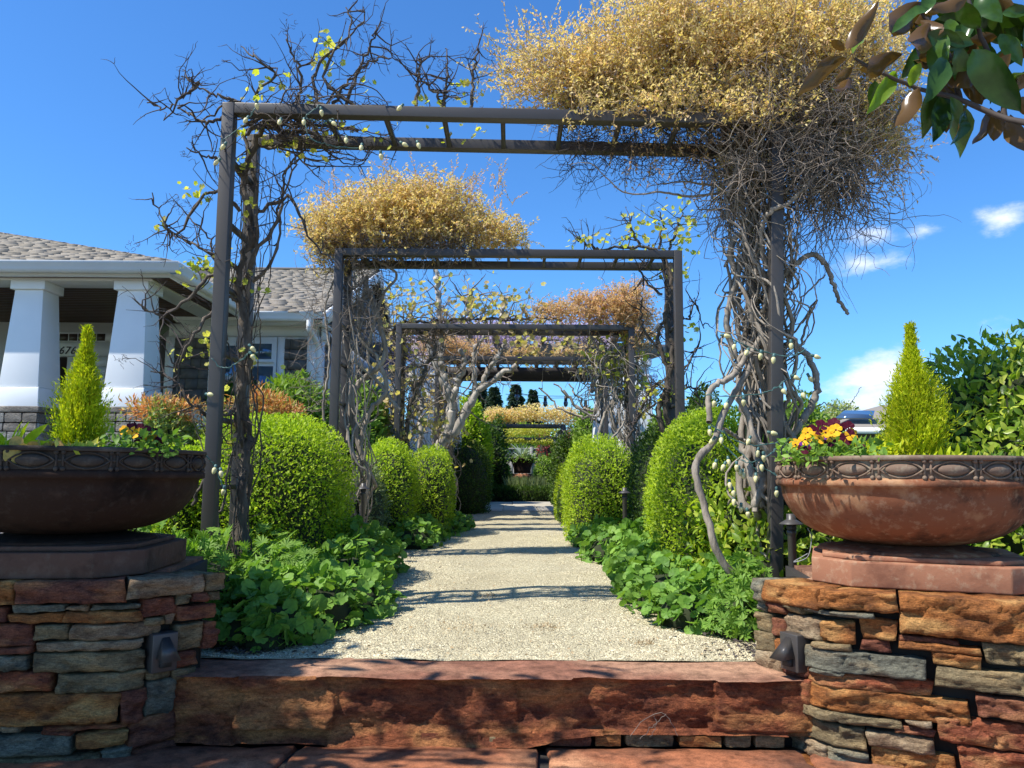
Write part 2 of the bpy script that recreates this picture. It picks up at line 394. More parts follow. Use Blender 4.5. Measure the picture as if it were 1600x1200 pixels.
M['grass'] = simple('mown_grass', (.07, .12, .03), .9, .35, 9, bumps=.6, bscale=80, bdist=.02)
M['paver'] = simple('beige_paver', (.42, .38, .30), .85, .12, 5)
M['wire_g'] = simple('teal_green_wire', (.06, .14, .13), .5)
M['wire'] = simple('grey_wire', (.3, .3, .3), .5)
m, t, b = mat_base('window_glass'); b.inputs['Base Color'].default_value = (.10, .16, .24, 1); b.inputs['Roughness'].default_value = .03; b.inputs['Specular IOR Level'].default_value = 1.0; b.inputs['Metallic'].default_value = .55
M['glass'] = m
m, t, b = mat_base('frosted_bulb'); b.inputs['Base Color'].default_value = (.66, .60, .30, 1); b.inputs['Roughness'].default_value = .3; b.inputs['Subsurface Weight'].default_value = .2; b.inputs['Subsurface Radius'].default_value = (.01, .01, .01)
M['bulb'] = m
# gravel
m, t, b = mat_base('crushed_gravel'); b.inputs['Roughness'].default_value = .95
tcx = t.nodes.new('ShaderNodeTexCoord')
vo = t.nodes.new('ShaderNodeTexVoronoi'); vo.inputs['Scale'].default_value = 130; t.links.new(tcx.outputs['Object'], vo.inputs['Vector'])
r1 = ramp(t, [(0, (.16, .13, .08)), (.35, (.44, .385, .25)), (.7, (.60, .54, .36)), (1, (.76, .70, .50))], None); t.links.new(vo.outputs['Color'], r1.inputs[0])
ln = noise_n(t, 1.6, 5); r2 = ramp(t, [(.3, (.84, .81, .75)), (.7, (1.05, 1.04, 1.0))], ln.outputs['Fac'])
mu = t.nodes.new('ShaderNodeMixRGB'); mu.blend_type = 'MULTIPLY'; mu.inputs[0].default_value = 1; t.links.new(r1.outputs[0], mu.inputs[1]); t.links.new(r2.outputs[0], mu.inputs[2])
t.links.new(mu.outputs[0], b.inputs['Base Color'])
inv = t.nodes.new('ShaderNodeMath'); inv.operation = 'SUBTRACT'; inv.inputs[0].default_value = 1; t.links.new(vo.outputs['Distance'], inv.inputs[1])
bump(t, b, inv.outputs[0], .8, .012); M['gravel'] = m
M['pebble'] = foliage('pebble', [(.15, .12, .08), (.44, .38, .24), (.60, .54, .36), (.78, .72, .52), (.50, .43, .28), (.32, .28, .21), (.66, .60, .42)], 0.0, .9, spec=.2)
# terracotta
def terra(name, c0, c1, c2, moss=(.30, .28, .22)):
    m, t, b = mat_base(name); b.inputs['Roughness'].default_value = .85; b.inputs['Specular IOR Level'].default_value = .15
    n1 = noise_n(t, 5, 8, .6); n2 = noise_n(t, 28, 6, .7); r = ramp(t, [(.36, c0), (.47, c1), (.56, c1), (.68, c2)], n1.outputs['Fac'])
    r2 = ramp(t, [(.52, (0, 0, 0)), (.72, (1, 1, 1))], n2.outputs['Fac']); mx = t.nodes.new('ShaderNodeMixRGB'); t.links.new(r.outputs[0], mx.inputs[1]); mx.inputs[2].default_value = (*moss, 1)
    ml = t.nodes.new('ShaderNodeMath'); ml.operation = 'MULTIPLY'; t.links.new(r2.outputs[0], ml.inputs[0]); ml.inputs[1].default_value = .55
    t.links.new(ml.outputs[0], mx.inputs[0]); t.links.new(mx.outputs[0], b.inputs['Base Color'])
    bump(t, b, n2.outputs['Fac'], .35, .006); return m
M['terra'] = terra('weathered_terracotta', (.055, .03, .02), (.235, .090, .045), (.44, .25, .13), (.46, .32, .20))
M['terrarim'] = terra('lichened_terracotta_rim', (.085, .06, .045), (.18, .12, .085), (.29, .23, .16), (.34, .30, .21))
M['terradark'] = terra('shade_toned_terracotta', (.016, .010, .008), (.036, .020, .014), (.075, .045, .032), (.07, .052, .04))  # terracotta darkened to carry the left urn's shade; far urn shares it
M['terradrim'] = terra('shade_toned_terracotta_rim', (.03, .024, .02), (.06, .047, .038), (.13, .11, .09), (.12, .10, .08))  # rim colour darkened the same way, for the left urn's shade
M['terraplate'] = terra('red_stone_plinth', (.20, .085, .05), (.31, .14, .08), (.42, .25, .15), (.46, .34, .22))
M['terraplatedark'] = terra('shade_toned_plinth', (.05, .028, .02), (.11, .06, .042), (.17, .105, .075), (.15, .11, .08))  # plinth colour darkened for the shade under the left urn
# plants
M['box'] = foliage('boxwood_leaf', [(.12, .20, .014), (.30, .42, .024), (.50, .60, .05), (.20, .32, .018), (.42, .55, .04)], .42, spec=.2)
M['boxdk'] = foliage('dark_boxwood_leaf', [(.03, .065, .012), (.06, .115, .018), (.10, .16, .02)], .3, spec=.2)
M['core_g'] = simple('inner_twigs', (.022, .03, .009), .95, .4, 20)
M['mallow'] = foliage('mallow_leaf', [(.09, .20, .03), (.15, .30, .045), (.25, .42, .08), (.13, .26, .05)], .36, rnd='both', spec=.18, tcol=(1.4, 1.4, .6))
M['geran'] = foliage('cutleaf_leaf', [(.12, .24, .035), (.18, .32, .05), (.24, .38, .07)], .36, rnd='both', spec=.18)
M['grape'] = foliage('young_grape_leaf', [(.40, .44, .05), (.55, .55, .10), (.66, .62, .20), (.46, .38, .12)], .5, rnd='both', spec=.15)
M['grapedull'] = foliage('tan_grape_leaf', [(.52, .42, .16), (.58, .54, .18), (.62, .48, .26), (.42, .30, .15)], .45, rnd='both', spec=.15)
M['gold'] = foliage('golden_akebia_leaf', [(.80, .62, .20), (.88, .74, .32), (.88, .72, .42), (.86, .58, .38), (.76, .68, .16), (.84, .68, .28), (.62, .48, .20), (.90, .78, .46)], .46, tcol=(1.12, 1.08, .75), spec=.15)
M['gold2'] = foliage('salmon_vine_leaf', [(.72, .50, .18), (.78, .52, .26), (.82, .52, .36), (.70, .56, .18)], .42, tcol=(1.12, 1.1, .9), spec=.15)
M['ylw'] = foliage('yellow_green_vine_leaf', [(.42, .44, .06), (.56, .52, .09), (.50, .44, .12)], .42)
M['cyp'] = foliage('lemon_cypress', [(.34, .44, .015), (.50, .56, .02), (.62, .60, .03)], .4, spec=.15)
M['shrub'] = foliage('camellia_leaf', [(.10, .18, .02), (.20, .31, .03), (.36, .46, .05), (.52, .54, .10)], .40, .35, rnd='both', spec=.4)
M['rhodo'] = foliage('rhododendron_leaf', [(.10, .18, .025), (.18, .29, .04), (.26, .38, .05)], .34, spec=.25)
M['pieris'] = foliage('orange_pieris_tip', [(.55, .17, .06), (.60, .28, .09), (.58, .40, .14), (.45, .42, .12)], .35, tcol=(1.3, 1.1, .7))
M['pierisg'] = foliage('variegated_pieris_leaf', [(.45, .42, .2), (.25, .32, .08), (.16, .24, .05)], .3)
M['conifer'] = foliage('far_conifer', [(.05, .085, .065), (.08, .12, .09)], .15, spec=.1)  # foliage colour lightened to paint in distance haze
M['green'] = foliage('garden_green', [(.09, .17, .025), (.17, .28, .04), (.25, .36, .05)], .34, spec=.25)
M['redmap'] = foliage('red_maple_leaf', [(.22, .03, .03), (.32, .05, .05), (.18, .025, .03)], .35, tcol=(1.5, .8, .8))
M['wist'] = foliage('wisteria_bloom', [(.68, .58, .80), (.80, .72, .86), (.58, .46, .70)], .4, tcol=(1.1, 1, 1.2))
M['lav'] = foliage('grey_green_blade', [(.12, .17, .08), (.20, .25, .12), (.26, .32, .12)], .25)
M['agave'] = foliage('silvery_blade', [(.30, .36, .28), (.38, .44, .36)], .2)
m_ = foliage('magnolia_leaf', [(.022, .055, .012), (.035, .08, .015), (.06, .12, .02)], .14, .20, rnd='both', spec=.3, back=(.11, .062, .022), tcol=(2.0, 2.0, .4))
M['mag'] = m_
M['mag2'] = foliage('fresh_magnolia_leaf', [(.16, .26, .03), (.24, .36, .05)], .45, .3, rnd='both', spec=.4, back=(.20, .17, .05), tcol=(1.8, 2, .5))
M['barkd'] = bark('dark_grape_bark', (.03, .022, .016), (.17, .135, .10), 24, bs=1, dist=.010); M['barkg'] = bark('grey_stem_bark', (.11, .088, .066), (.42, .36, .285), 22, bs=.9, dist=.006)
M['barkl'] = bark('mottled_pale_bark', (.16, .13, .10), (.55, .50, .42), 12); M['twig'] = simple('tan_twig', (.42, .30, .16), .85, .3, 8, bumps=0)
M['twigd'] = simple('dark_twig', (.06, .045, .038), .85, .3, 8, bumps=0); M['twigg'] = simple('grey_twig', (.20, .16, .125), .85, .3, 8, bumps=0)
M['petY'] = simple('amber_petal', (.80, .40, .02), .6, .12, 60, bumps=0); M['petM'] = simple('maroon_petal', (.07, .008, .02), .6, .2, 40, bumps=0); M['petV'] = simple('violet_petal', (.16, .03, .26), .6, .2, 40, bumps=0)
for k_ in ('petY', 'petM', 'petV'): M[k_].node_tree.nodes['Principled BSDF'].inputs['Specular IOR Level'].default_value = .08
M['orangeleaf'] = foliage('peach_leaf', [(.5, .26, .10), (.55, .36, .12), (.4, .34, .08)], .3, rnd='both')

def superbush(name, label, cat, c, rad, nleaf, size, mat, group=None, power=2.4, T=T_small, up=.35, lump=.07, core=M['core_g'], shell=(.86, 1.05), single=0, zmin=0.0, corek=.86, seed=1, leafname='leaf', parent=None, stem=True, sub=None):
    rs = np.random.RandomState(seed); c = np.array(c, float); rad = np.array(rad, float)
    root = parent or thing(name, label, cat, (c[0], c[1], zmin), group)
    ph = rs.rand(6) * 6.28; fr = rs.uniform(2, 5, (6, 3))
    def rr(d):
        sup = 1.0 / (np.abs(d) ** power).sum(-1) ** (1 / power)
        l = sum(np.sin(d @ fr[i] + ph[i]) for i in range(6)) / 6 + .5 * sum(np.sin(d @ (fr[i] * 2.7) + ph[i] * 3) for i in range(6)) / 6
        return sup * (1 + lump * l)
    d = norm(rs.normal(0, 1, (int(nleaf * 2.0), 3))); pts = c + d * rad * (rr(d) * rs.uniform(shell[0], shell[1], len(d)) ** .8)[:, None]
    ok = pts[:, 2] > zmin + .01; pts = pts[ok]; d = d[ok]; thin = np.sin(d @ fr[0] * 3 + ph[1]) * np.sin(d @ fr[1] * 3.7 + ph[2]); kp = rs.rand(len(pts)) < .72 + .28 * thin; pts = pts[kp][:nleaf]; d = d[kp][:nleaf]; n = len(pts)
    out = norm(d / rad); D = norm(out * .6 + rs.normal(0, .55, (n, 3)) + np.array([0, 0, up])); Nn = norm(out * .6 + rs.normal(0, .42, (n, 3)) + SUNV * .85)
    leaves(root, leafname, T, pts, D, Nn, size * rs.uniform(.65, 1.25, n), mat, single)
    if core is not None:
        seg, ring = 28, 14; V = []; F = []
        for i in range(ring + 1):
            th = math.pi * i / ring
            for k in range(seg):
                a = 2 * math.pi * k / seg; dd = np.array([math.sin(th) * math.cos(a), math.sin(th) * math.sin(a), math.cos(th)])
                p = c + dd * rad * rr(dd[None])[0] * corek; V.append((p[0], p[1], max(p[2], zmin + .003)))
        for i in range(ring):
            for k in range(seg):
                k2 = (k + 1) % seg; F.append((i * seg + k, i * seg + k2, (i + 1) * seg + k2, (i + 1) * seg + k))
        mb = MB(); mb.add(V, F); mb.obj('inner_foliage', core, root, smooth=True, kind='stuff')
    return root

# ================================================================== GROUND
def sheet(name, pts, z, mat, th=0.0):
    mb = MB()
    if th: mb.prism(pts, z - th, z)
    else: mb.add([(p[0], p[1], z) for p in pts], [tuple(range(len(pts)))])
    o = mb.obj(name, mat); o['kind'] = 'structure'; return o
SB = G(800, 1033)[1]; SF = G(800, 1060)[1]         # slab back and front
sheet('ground', [(-600, SB, ), (600, SB), (600, 1500), (-600, 1500)], -.012, M['grass'])
sheet('planting_bed_ground', [(-7, SB + .002), (7, SB + .002), (7, 26), (-7, 26)], -.006, M['soil'])
sheet('terrace_ground', [(-600, -40), (600, -40), (600, SB - .03), (-600, SB - .03)], -.62, M['paver'])
# gravel path: a fine undulating sheet
nx, ny = 60, 160; V = []; F = []
ys = SB - .02 + (19.6 - SB) * (np.linspace(0, 1, ny) ** 1.6)
for j, y in enumerate(ys):
    for i in range(nx):
        u = i / (nx - 1) * 2 - 1; hw = 1.28 + .05 * math.sin(y * 1.7)
        x = u * hw; z = .012 * noise.noise((x * 3, y * 3, 0)) + .004 * noise.noise((x * 14, y * 14, 4)) + .004 + .006 * (1 - u * u)
        V.append((x, y, z))
for j in range(ny - 1):
    for i in range(nx - 1): a = j * nx + i; F.append((a, a + 1, a + nx + 1, a + nx))
mb = MB(); mb.add(V, F); gp = mb.obj('gravel_path', M['gravel'], smooth=True); gp['kind'] = 'structure'
# loose pebbles, thick near the step
n = 90000; yy = SB + (R.rand(n) ** 2.0) * 7.0; xx = R.uniform(-1.2, 1.2, n)
pos = np.stack([xx, yy, np.full(n, .008)], 1); pos[:, 2] += .012 * np.array([noise.noise((a * 3, b_ * 3, 0)) for a, b_ in zip(xx[:], yy[:])])
TP = (np.array([(.5, 0, 0), (-.5, .08, 0), (0, .5, 0), (0, -.45, 0), (.05, 0, .42)]), [(0, 2, 4), (2, 1, 4), (1, 3, 4), (3, 0, 4)])
peb = link('gravel', scatter_mesh('gravel', TP, pos, norm(R.normal(0, 1, (n, 3)) * (1, 1, .25)), norm(R.normal(0, .35, (n, 3)) + (0, 0, 1)), R.uniform(.004, .0115, n), M['pebble']), kind='stuff')
peb['label'] = 'loose pale crushed gravel lying on the garden path'
n = 5200; sd_ = np.where(R.rand(n) < .5, -1, 1); yy = SB + .02 + R.rand(n) ** 1.5 * 9; xx = sd_ * (1.0 + np.abs(R.normal(0, .12, n)) * np.where(R.rand(n) < .5, 1, -1)); pos = np.stack([xx, yy, np.full(n, .02)], 1)
lt = link('leaf_litter', scatter_mesh('leaf_litter', T_small, pos, norm(R.normal(0, 1, (n, 3)) * (1, 1, .2)), norm(R.normal(0, .4, (n, 3)) + (0, 0, 1)), R.uniform(.008, .03, n), M['twigd']), kind='stuff'); lt['label'] = 'dark leaf litter along both edges of the gravel path'
# pavers across the far end of the path
for k, (a, b_) in enumerate([((690, 800), (785, 791)), ((786, 800), (842, 791)), ((843, 800), (905, 791)), ((700, 790.5), (800, 786)), ((801, 790.5), (900, 786))]):
    p0 = G(*a); p1 = G(*b_); y0, y1 = p0[1], p1[1]; mb = MB(); mb.box((p0[0], y0 + .02, -.004), (p1[0] * y0 / y1 + 0.0, y1 - .02, .03))
    o = mb.obj('paver', M['paver'], gp, bevel=.006)

# ---- landing flags and the big step
SLZ = -.218
sheet('landing_bed', [(-1.9, 1.5), (2.6, 1.5), (2.6, SF + .30), (-1.9, SF + .30)], SLZ - .03, M['core'], th=.35)
land = sheet('landing', [(-1.88, 1.52), (2.58, 1.52), (2.58, SF + .02), (-1.88, SF + .02)], SLZ - .022, M['core'])
def flagstone(poly, z, mat, parent, th=.05, seed=0, name='flagstone'):
    """irregular flat stone with a crumbly edge"""
    rs = np.random.RandomState(seed); c = np.mean(poly, 0); rim = []
    for i in range(len(poly)):
        a = np.array(poly[i]); b_ = np.array(poly[(i + 1) % len(poly)]); k = max(3, int(np.linalg.norm(b_ - a) / .06))
        for j in range(k): rim.append(a + (b_ - a) * j / k + rs.normal(0, .008, 2))
    n = len(rim); V = []; 
    for (s, dz) in ((1.0, -th), (1.0, -.012), (.985, -.002), (.7, 0), (.35, .002)):
        for p in rim:
            q = c + (p - c) * s; V.append((q[0], q[1], z + dz + (.005 * noise.noise((q[0] * 7, q[1] * 7, seed)) if dz > -.01 else 0)))
    F = []
    for r_ in range(4):
        for i in range(n): i2 = (i + 1) % n; F.append((r_ * n + i, r_ * n + i2, (r_ + 1) * n + i2, (r_ + 1) * n + i))
    F.append(tuple(4 * n + i for i in range(n)))
    mb = MB(); mb.add(V, F); return mb.obj(name, mat, parent, smooth=True)
xs = [-1.86, -.75, .18, 1.05, 2.5]; k = 0
for (ya, yb, off) in ((SF - .002, 2.32, 0), (2.30, 1.92, .35), (1.90, 1.54, -.2)):
    xx = [-1.86] + [x + off + R.normal(0, .05) for x in xs[1:-1]] + [2.5]
    for i in range(len(xx) - 1):
        sk = .07 * math.sin(i * 2.3 + k)
        flagstone([(xx[i] + .012, ya), (xx[i + 1] - .012, ya), (xx[i + 1] + sk - .012, yb + .012), (xx[i] + sk + .012, yb + .012)], SLZ + R.uniform(-.003, .003), M['flag'], land, seed=k); k += 1
# lower steps towards the camera (below the frame)
st = thing('lower_step', 'red stone step down below the landing', 'step', (0, 1.4, -.62))
MB().box((-1.9, 1.05, -.615), (2.6, 1.5, -.42)).obj('slab', M['slab'], st, bevel=.01)

step = thing('stone_step', 'long rust red natural stone step slab between the two stone piers', 'step', (0, SF, SLZ))
xl, xr = G(240, 1050)[0], G(1262, 1064)[0] + .02; th0 = .180
nxs, nzs = 300, 34; V = []; F = []
def face_off(x, z):
    o = .022 * noise.fractal((x * 2.6, z * 6, 3), .7, 2.1, 6) + .010 * noise.noise((x * 9, z * 11, 9))
    cell = noise.cell((x * 3.3 + .6 * noise.noise((x * 2, z * 5, 0)), z * 6, 1.0)); return o + .016 * cell
topz = .002
for j in range(nzs + 1):
    v = j / nzs
    for i in range(nxs + 1):
        x = xl + (xr - xl) * i / nxs; q_ = min(1, max(0, (x - .05) / .12)); z = topz - (th0 + .040 * (1 - q_)) * v; e = min(v, 1 - v) * 2
        rnd = -.012 * (1 - min(1, e * 6)) ** 2
        zz = z + (.008 * noise.noise((x * 2.5, 0, 0)) if j == 0 else 0) + (-.012 * noise.noise((x * 3, 5, 0)) - .010 * (1 if noise.noise((x * 1.5, 8, 0)) > .1 else 0) if j == nzs else 0)
        V.append((x, SF - face_off(x, z) - rnd * -1 - .0, zz))
nb = len(V)
for j in range(nzs):
    for i in range(nxs): a = j * (nxs + 1) + i; F.append((a, a + nxs + 1, a + nxs + 2, a + 1))
mb = MB(); mb.add(V, F)
# top
V2 = []; F2 = []; nyt = 14
for j in range(nyt + 1):
    for i in range(nxs + 1):
        x = xl + (xr - xl) * i / nxs; f = V[i]; yb = SB + .035 + .03 * noise.noise((x * 3, 2, 2))
        t_ = j / nyt; y = f[1] + (yb - f[1]) * t_; z = f[2] + (.004 * noise.noise((x * 5, y * 9, 0)) + .003 if 0 < j < nyt else 0) - (.004 if j == nyt else 0)
        V2.append((x, y, z))
for j in range(nyt):
    for i in range(nxs): a = j * (nxs + 1) + i; F2.append((a, a + 1, a + nxs + 2, a + nxs + 1))
mb.add(V2, F2, 1)
mb.box((xl, SF + .02, topz - th0 - .0), (xr, SB + .03, topz - .03))
o = mb.obj('slab', [M['slab'], M['slabtop']], step, smooth=False)

# small wedge stones under the slab
def pebblestone(lx, ly, lz, seed, cuts=3):
    import bmesh
    bm = bmesh.new(); bmesh.ops.create_cube(bm, size=1); bmesh.ops.subdivide_edges(bm, edges=bm.edges[:], cuts=cuts, use_grid_fill=True)
    for v in bm.verts:
        p = v.co.copy(); m_ = max(abs(p.x), abs(p.y), abs(p.z)); r_ = p.length
        q = p * (1 - .10 * (r_ / .5 - 1)); nz = noise.noise(q * 4 + Vector((seed * 3.1, 0, 0))) * .06
        q = q * (1 + nz); v.co = Vector((q.x * lx, q.y * ly, q.z * lz))
    me = bpy.data.meshes.new('stone'); bm.to_mesh(me); bm.free()
    for p in me.polygons: p.use_smooth = False
    return me
row = [(655, 756), (762, 850), (853, 925), (926, 970), (972, 1052), (1055, 1125), (1126, 1170), (1172, 1222)]
for k, (a, b_) in enumerate(row):
    pa, pb = P(a, 1155, SF + .04), P(b_, 1155, SF + .04); hz = [.04, .035, .035, .052, .05, .035, .045, .04][k]
    me = pebblestone(pb[0] - pa[0] - .008, .10, hz, k); me.materials.append(M['st' + ['RED', 'OLV', 'MAR', 'ORG', 'OLV', 'ORG', 'OLV', 'OLV'][k]])
    link('wedge_stone', me, step, Matrix.Translation(((pa[0] + pb[0]) / 2, SF + .045, SLZ + hz / 2)))
MB().box((xl, SF + .07, SLZ - .02), (xr, SF + .3, topz - th0 + .01)).obj('back_fill', M['core'], step)

# ================================================================== LEDGESTONE PIERS
def arc(poly, n=200):
    p = spline([(*q, 0) for q in poly], n)[:, :2] if len(poly) > 2 else np.array(poly); return p
class Wall:
    def __init__(s, poly, inward):
        s.p = np.array(poly, float); d = np.diff(s.p, axis=0); s.L = np.concatenate([[0], np.cumsum(np.linalg.norm(d, axis=1))]); s.inw = inward
        t = norm(np.gradient(s.p, axis=0)); nrm = np.stack([-t[:, 1], t[:, 0]], 1) * inward; s.n = nrm
    def at(s, q):
        q = np.clip(q, s.L[0], s.L[-1]); x = np.interp(q, s.L, s.p[:, 0]); y = np.interp(q, s.L, s.p[:, 1])
        nx_ = np.interp(q, s.L, s.n[:, 0]); ny_ = np.interp(q, s.L, s.n[:, 1]); l = math.hypot(nx_, ny_); return np.array([x, y]), np.array([nx_ / l, ny_ / l])
    def hit(s, px, py):
        d = ray(px, py)
        az = np.arctan2(s.p[:, 0], s.p[:, 1]); a = math.atan2(d[0], d[1]); h = len(az) // 2 + 2; i0 = int(np.argmin(az[:h]) if s.p[1, 0] > 0 else np.argmax(az[:h]))
        az = az[i0:]; LL = s.L[i0:]; o = np.argsort(az); q = np.interp(a, az[o], LL[o]); pt, _ = s.at(q); t_ = pt[1] / d[1]; return q, EYE + d[2] * t_
def round_poly(pts, r=.05, k=6):
    out = [pts[0]]
    for i in range(1, len(pts) - 1):
        a, b_, c = map(np.array, (pts[i - 1], pts[i], pts[i + 1])); u = (a - b_) / np.linalg.norm(a - b_); w = (c - b_) / np.linalg.norm(c - b_)
        for j in range(k + 1):
            t_ = j / k; out.append(tuple((1 - t_) ** 2 * (b_ + u * r) + 2 * t_ * (1 - t_) * b_ + t_ ** 2 * (b_ + w * r)))
    out.append(pts[-1]); return out
def wall_stone(W, q0, q1, z0, z1, depth, mat, parent, seed, proud=0.0, name='stone', th=.0):
    """one rough stone that follows the plan line of the wall"""
    L = q1 - q0; H = z1 - z0; nu = max(5, min(44, int(L / .010))); nv = max(4, min(12, int(H / .009) + 2)); rs = random.Random(seed)
    V = []; F = []; bev = min(.0035, H * .15)
    slope0, slope1 = rs.uniform(-.006, .006), rs.uniform(-.006, .006); e0, e1 = rs.uniform(-.012, .012), rs.uniform(-.012, .012)
    bulge = rs.uniform(.0, .004)
    for j in range(nv + 1):
        v = j / nv
        for i in range(nu + 1):
            u = i / nu; z = z0 + H * v
            z += (slope0 * (u - .5) * (1 - v) + slope1 * (u - .5) * v) + .0045 * noise.noise((u * L * 22, v * 2, seed * 1.7)) * (1 if v in (0, 1) else .3)
            q = q0 + L * u + (e0 * (v - .5) * (1 - u) + e1 * (v - .5) * u) + .004 * noise.noise((z * 50, u, seed))
            du = min(u, 1 - u) * L; dv = min(v, 1 - v) * H
            edge = max(0, 1 - du / bev) ** 2 * bev + max(0, 1 - dv / bev) ** 2 * bev
            f = .009 * noise.fractal((q * 9, z * 34, seed * 2.3), .7, 2.2, 5) + .009 * noise.cell((q * 11 + noise.noise((q * 20, z * 20, 1)), z * 30 + noise.noise((q * 9, z * 9, 2)), seed))
            p, nn = W.at(q); off = -proud - bulge * math.sin(math.pi * u) - f + edge
            V.append((p[0] + nn[0] * off, p[1] + nn[1] * off, z))
    for j in range(nv):
        for i in range(nu): a = j * (nu + 1) + i; F.append((a, a + 1, a + nu + 2, a + nu + 1))
    m0 = len(V); back = []
    rim = [i for i in range(nu + 1)] + [j * (nu + 1) + nu for j in range(1, nv + 1)] + [nv * (nu + 1) + i for i in range(nu - 1, -1, -1)] + [j * (nu + 1) for j in range(nv - 1, 0, -1)]
    for r_ in rim:
        x, y, z = V[r_]; i = r_ % (nu + 1); q = q0 + L * i / nu; p, nn = W.at(q); V.append((p[0] + nn[0] * depth, p[1] + nn[1] * depth, z))
    k = len(rim)
    for i in range(k): i2 = (i + 1) % k; F.append((rim[i], m0 + i, m0 + i2, rim[i2]))
    F.append(tuple(m0 + i for i in range(k)))
    mb = MB(); mb.add(V, F); return mb.obj(name, mat, parent)
def pier(name, label, poly, inward, ztop, zbot, stones, ox, oy, sc, order, back):
    W = Wall(round_poly(poly, .045), inward)
    root = thing(name, label, 'stone pier', (poly[1][0], poly[1][1], zbot))
    # dark heart
    inn = [tuple(np.array(W.at(q)[0]) + np.array(W.at(q)[1]) * .055) for q in np.linspace(0, W.L[-1], 40)]
    MB().prism(inn + back, zbot, ztop - .02).obj('core', M['core'], root)
    done = []
    for k, (x0, x1, y0, y1, c) in enumerate(stones):
        xm = (x0 + x1) / 2; q0, _ = W.hit(ox + x0 / sc, oy + (y0 + y1) / 2 / sc); q1, _ = W.hit(ox + x1 / sc, oy + (y0 + y1) / 2 / sc)
        _, zt = W.hit(ox + xm / sc, oy + y0 / sc); _, zb = W.hit(ox + xm / sc, oy + y1 / sc)
        if q0 > q1: q0, q1 = q1, q0
        cap = zt > ztop - .03
        if cap: zt = ztop
        if zb < zbot + .03: zb = zbot
        g = .002
        wall_stone(W, q0 + g, q1 - g, zb + g, zt - g, .16 if cap else .10, M['st' + c], root, k + len(name), proud=.012 if cap else R.uniform(-.006, .010), name='cap_stone' if cap else 'stone')
    return root, W
RZ, LZ = .315, .335
rp = [P(1176, 905, 3.1)[:2], P(1174, 905, 3.03)[:2], P(1288, 915, 2.70)[:2], P(1420, 921, 2.60)[:2], P(1640, 932, 2.42)[:2]]
rp[0] = (rp[1][0] + .20, rp[1][1] + .20); rp.append((rp[-1][0] + .5, rp[-1][1] - .10))
rp = [tuple(map(float, q)) for q in rp]
rst = [(85, 165, 162, 275, 'GRY'), (165, 462, 172, 305, 'ORG'), (465, 892, 192, 335, 'ORG'), (900, 1640, 232, 492, 'ORG'),
 (90, 160, 272, 335, 'GRY'), (160, 275, 278, 352, 'MAR'), (275, 362, 305, 345, 'OLV'), (365, 765, 337, 366, 'GRY'),
 (90, 195, 345, 448, 'OLV'), (195, 262, 372, 475, 'MAR'), (265, 458, 362, 484, 'TAN'), (460, 662, 392, 518, 'ORG'), (685, 892, 378, 495, 'ORG'),
 (85, 218, 445, 560, 'OLV'), (220, 282, 485, 590, 'ORG'), (430, 640, 514, 552, 'OLV'), (386, 1050, 568, 690, 'GRY'), (685, 855, 495, 565, 'MAR'),
 (895, 1230, 480, 517, 'MAR'), (895, 1355, 518, 560, 'ORG'), (1365, 1640, 520, 638, 'OLV'), (1080, 1355, 566, 648, 'ORG'),
 (85, 258, 545, 708, 'TAN'), (262, 380, 600, 690, 'MAR'), (425, 602, 660, 690, 'GRY'), (385, 1085, 694, 782, 'RED'), (1098, 1640, 662, 782, 'OLV'),
 (262, 408, 692, 836, 'RED'), (410, 1290, 787, 925, 'ORG'), (1325, 1640, 818, 936, 'MAR'), (1110, 1640, 945, 1092, 'RED'),
 (270, 345, 800, 955, 'TAN'), (348, 920, 905, 962, 'OLV'), (940, 1085, 940, 974, 'TAN'), (380, 718, 968, 1085, 'OLV'), (722, 1095, 1022, 1108, 'TAN'), (875, 1100, 976, 1020, 'MAR'),
 (262, 375, 960, 1100, 'TAN'), (380, 500, 1060, 1190, 'TAN'), (502, 735, 1105, 1240, 'GRY'), (745, 1215, 1112, 1240, 'ORG'), (1228, 1640, 1105, 1240, 'RED'), (262, 380, 1105, 1180, 'TAN'),
 (340, 520, 1195, 1290, 'ORG')]
pierR, WR = pier('stone_pier', 'sunlit stone pier of rusty ledgestones under the right urn', rp, 1, RZ, SLZ - .02, rst, 1150, 860, 3.53, 1,
                 [(rp[-1][0], 3.7), (rp[0][0] + .12, 3.6)])
lp = [G(350, 893, LZ)[:2], G(199, 906, LZ)[:2], G(0, 908, LZ)[:2], G(-260, 912, LZ)[:2]]
lp = [tuple(map(float, q)) for q in lp]; lp = [(lp[0][0] - .16, lp[0][1] + .20)] + lp
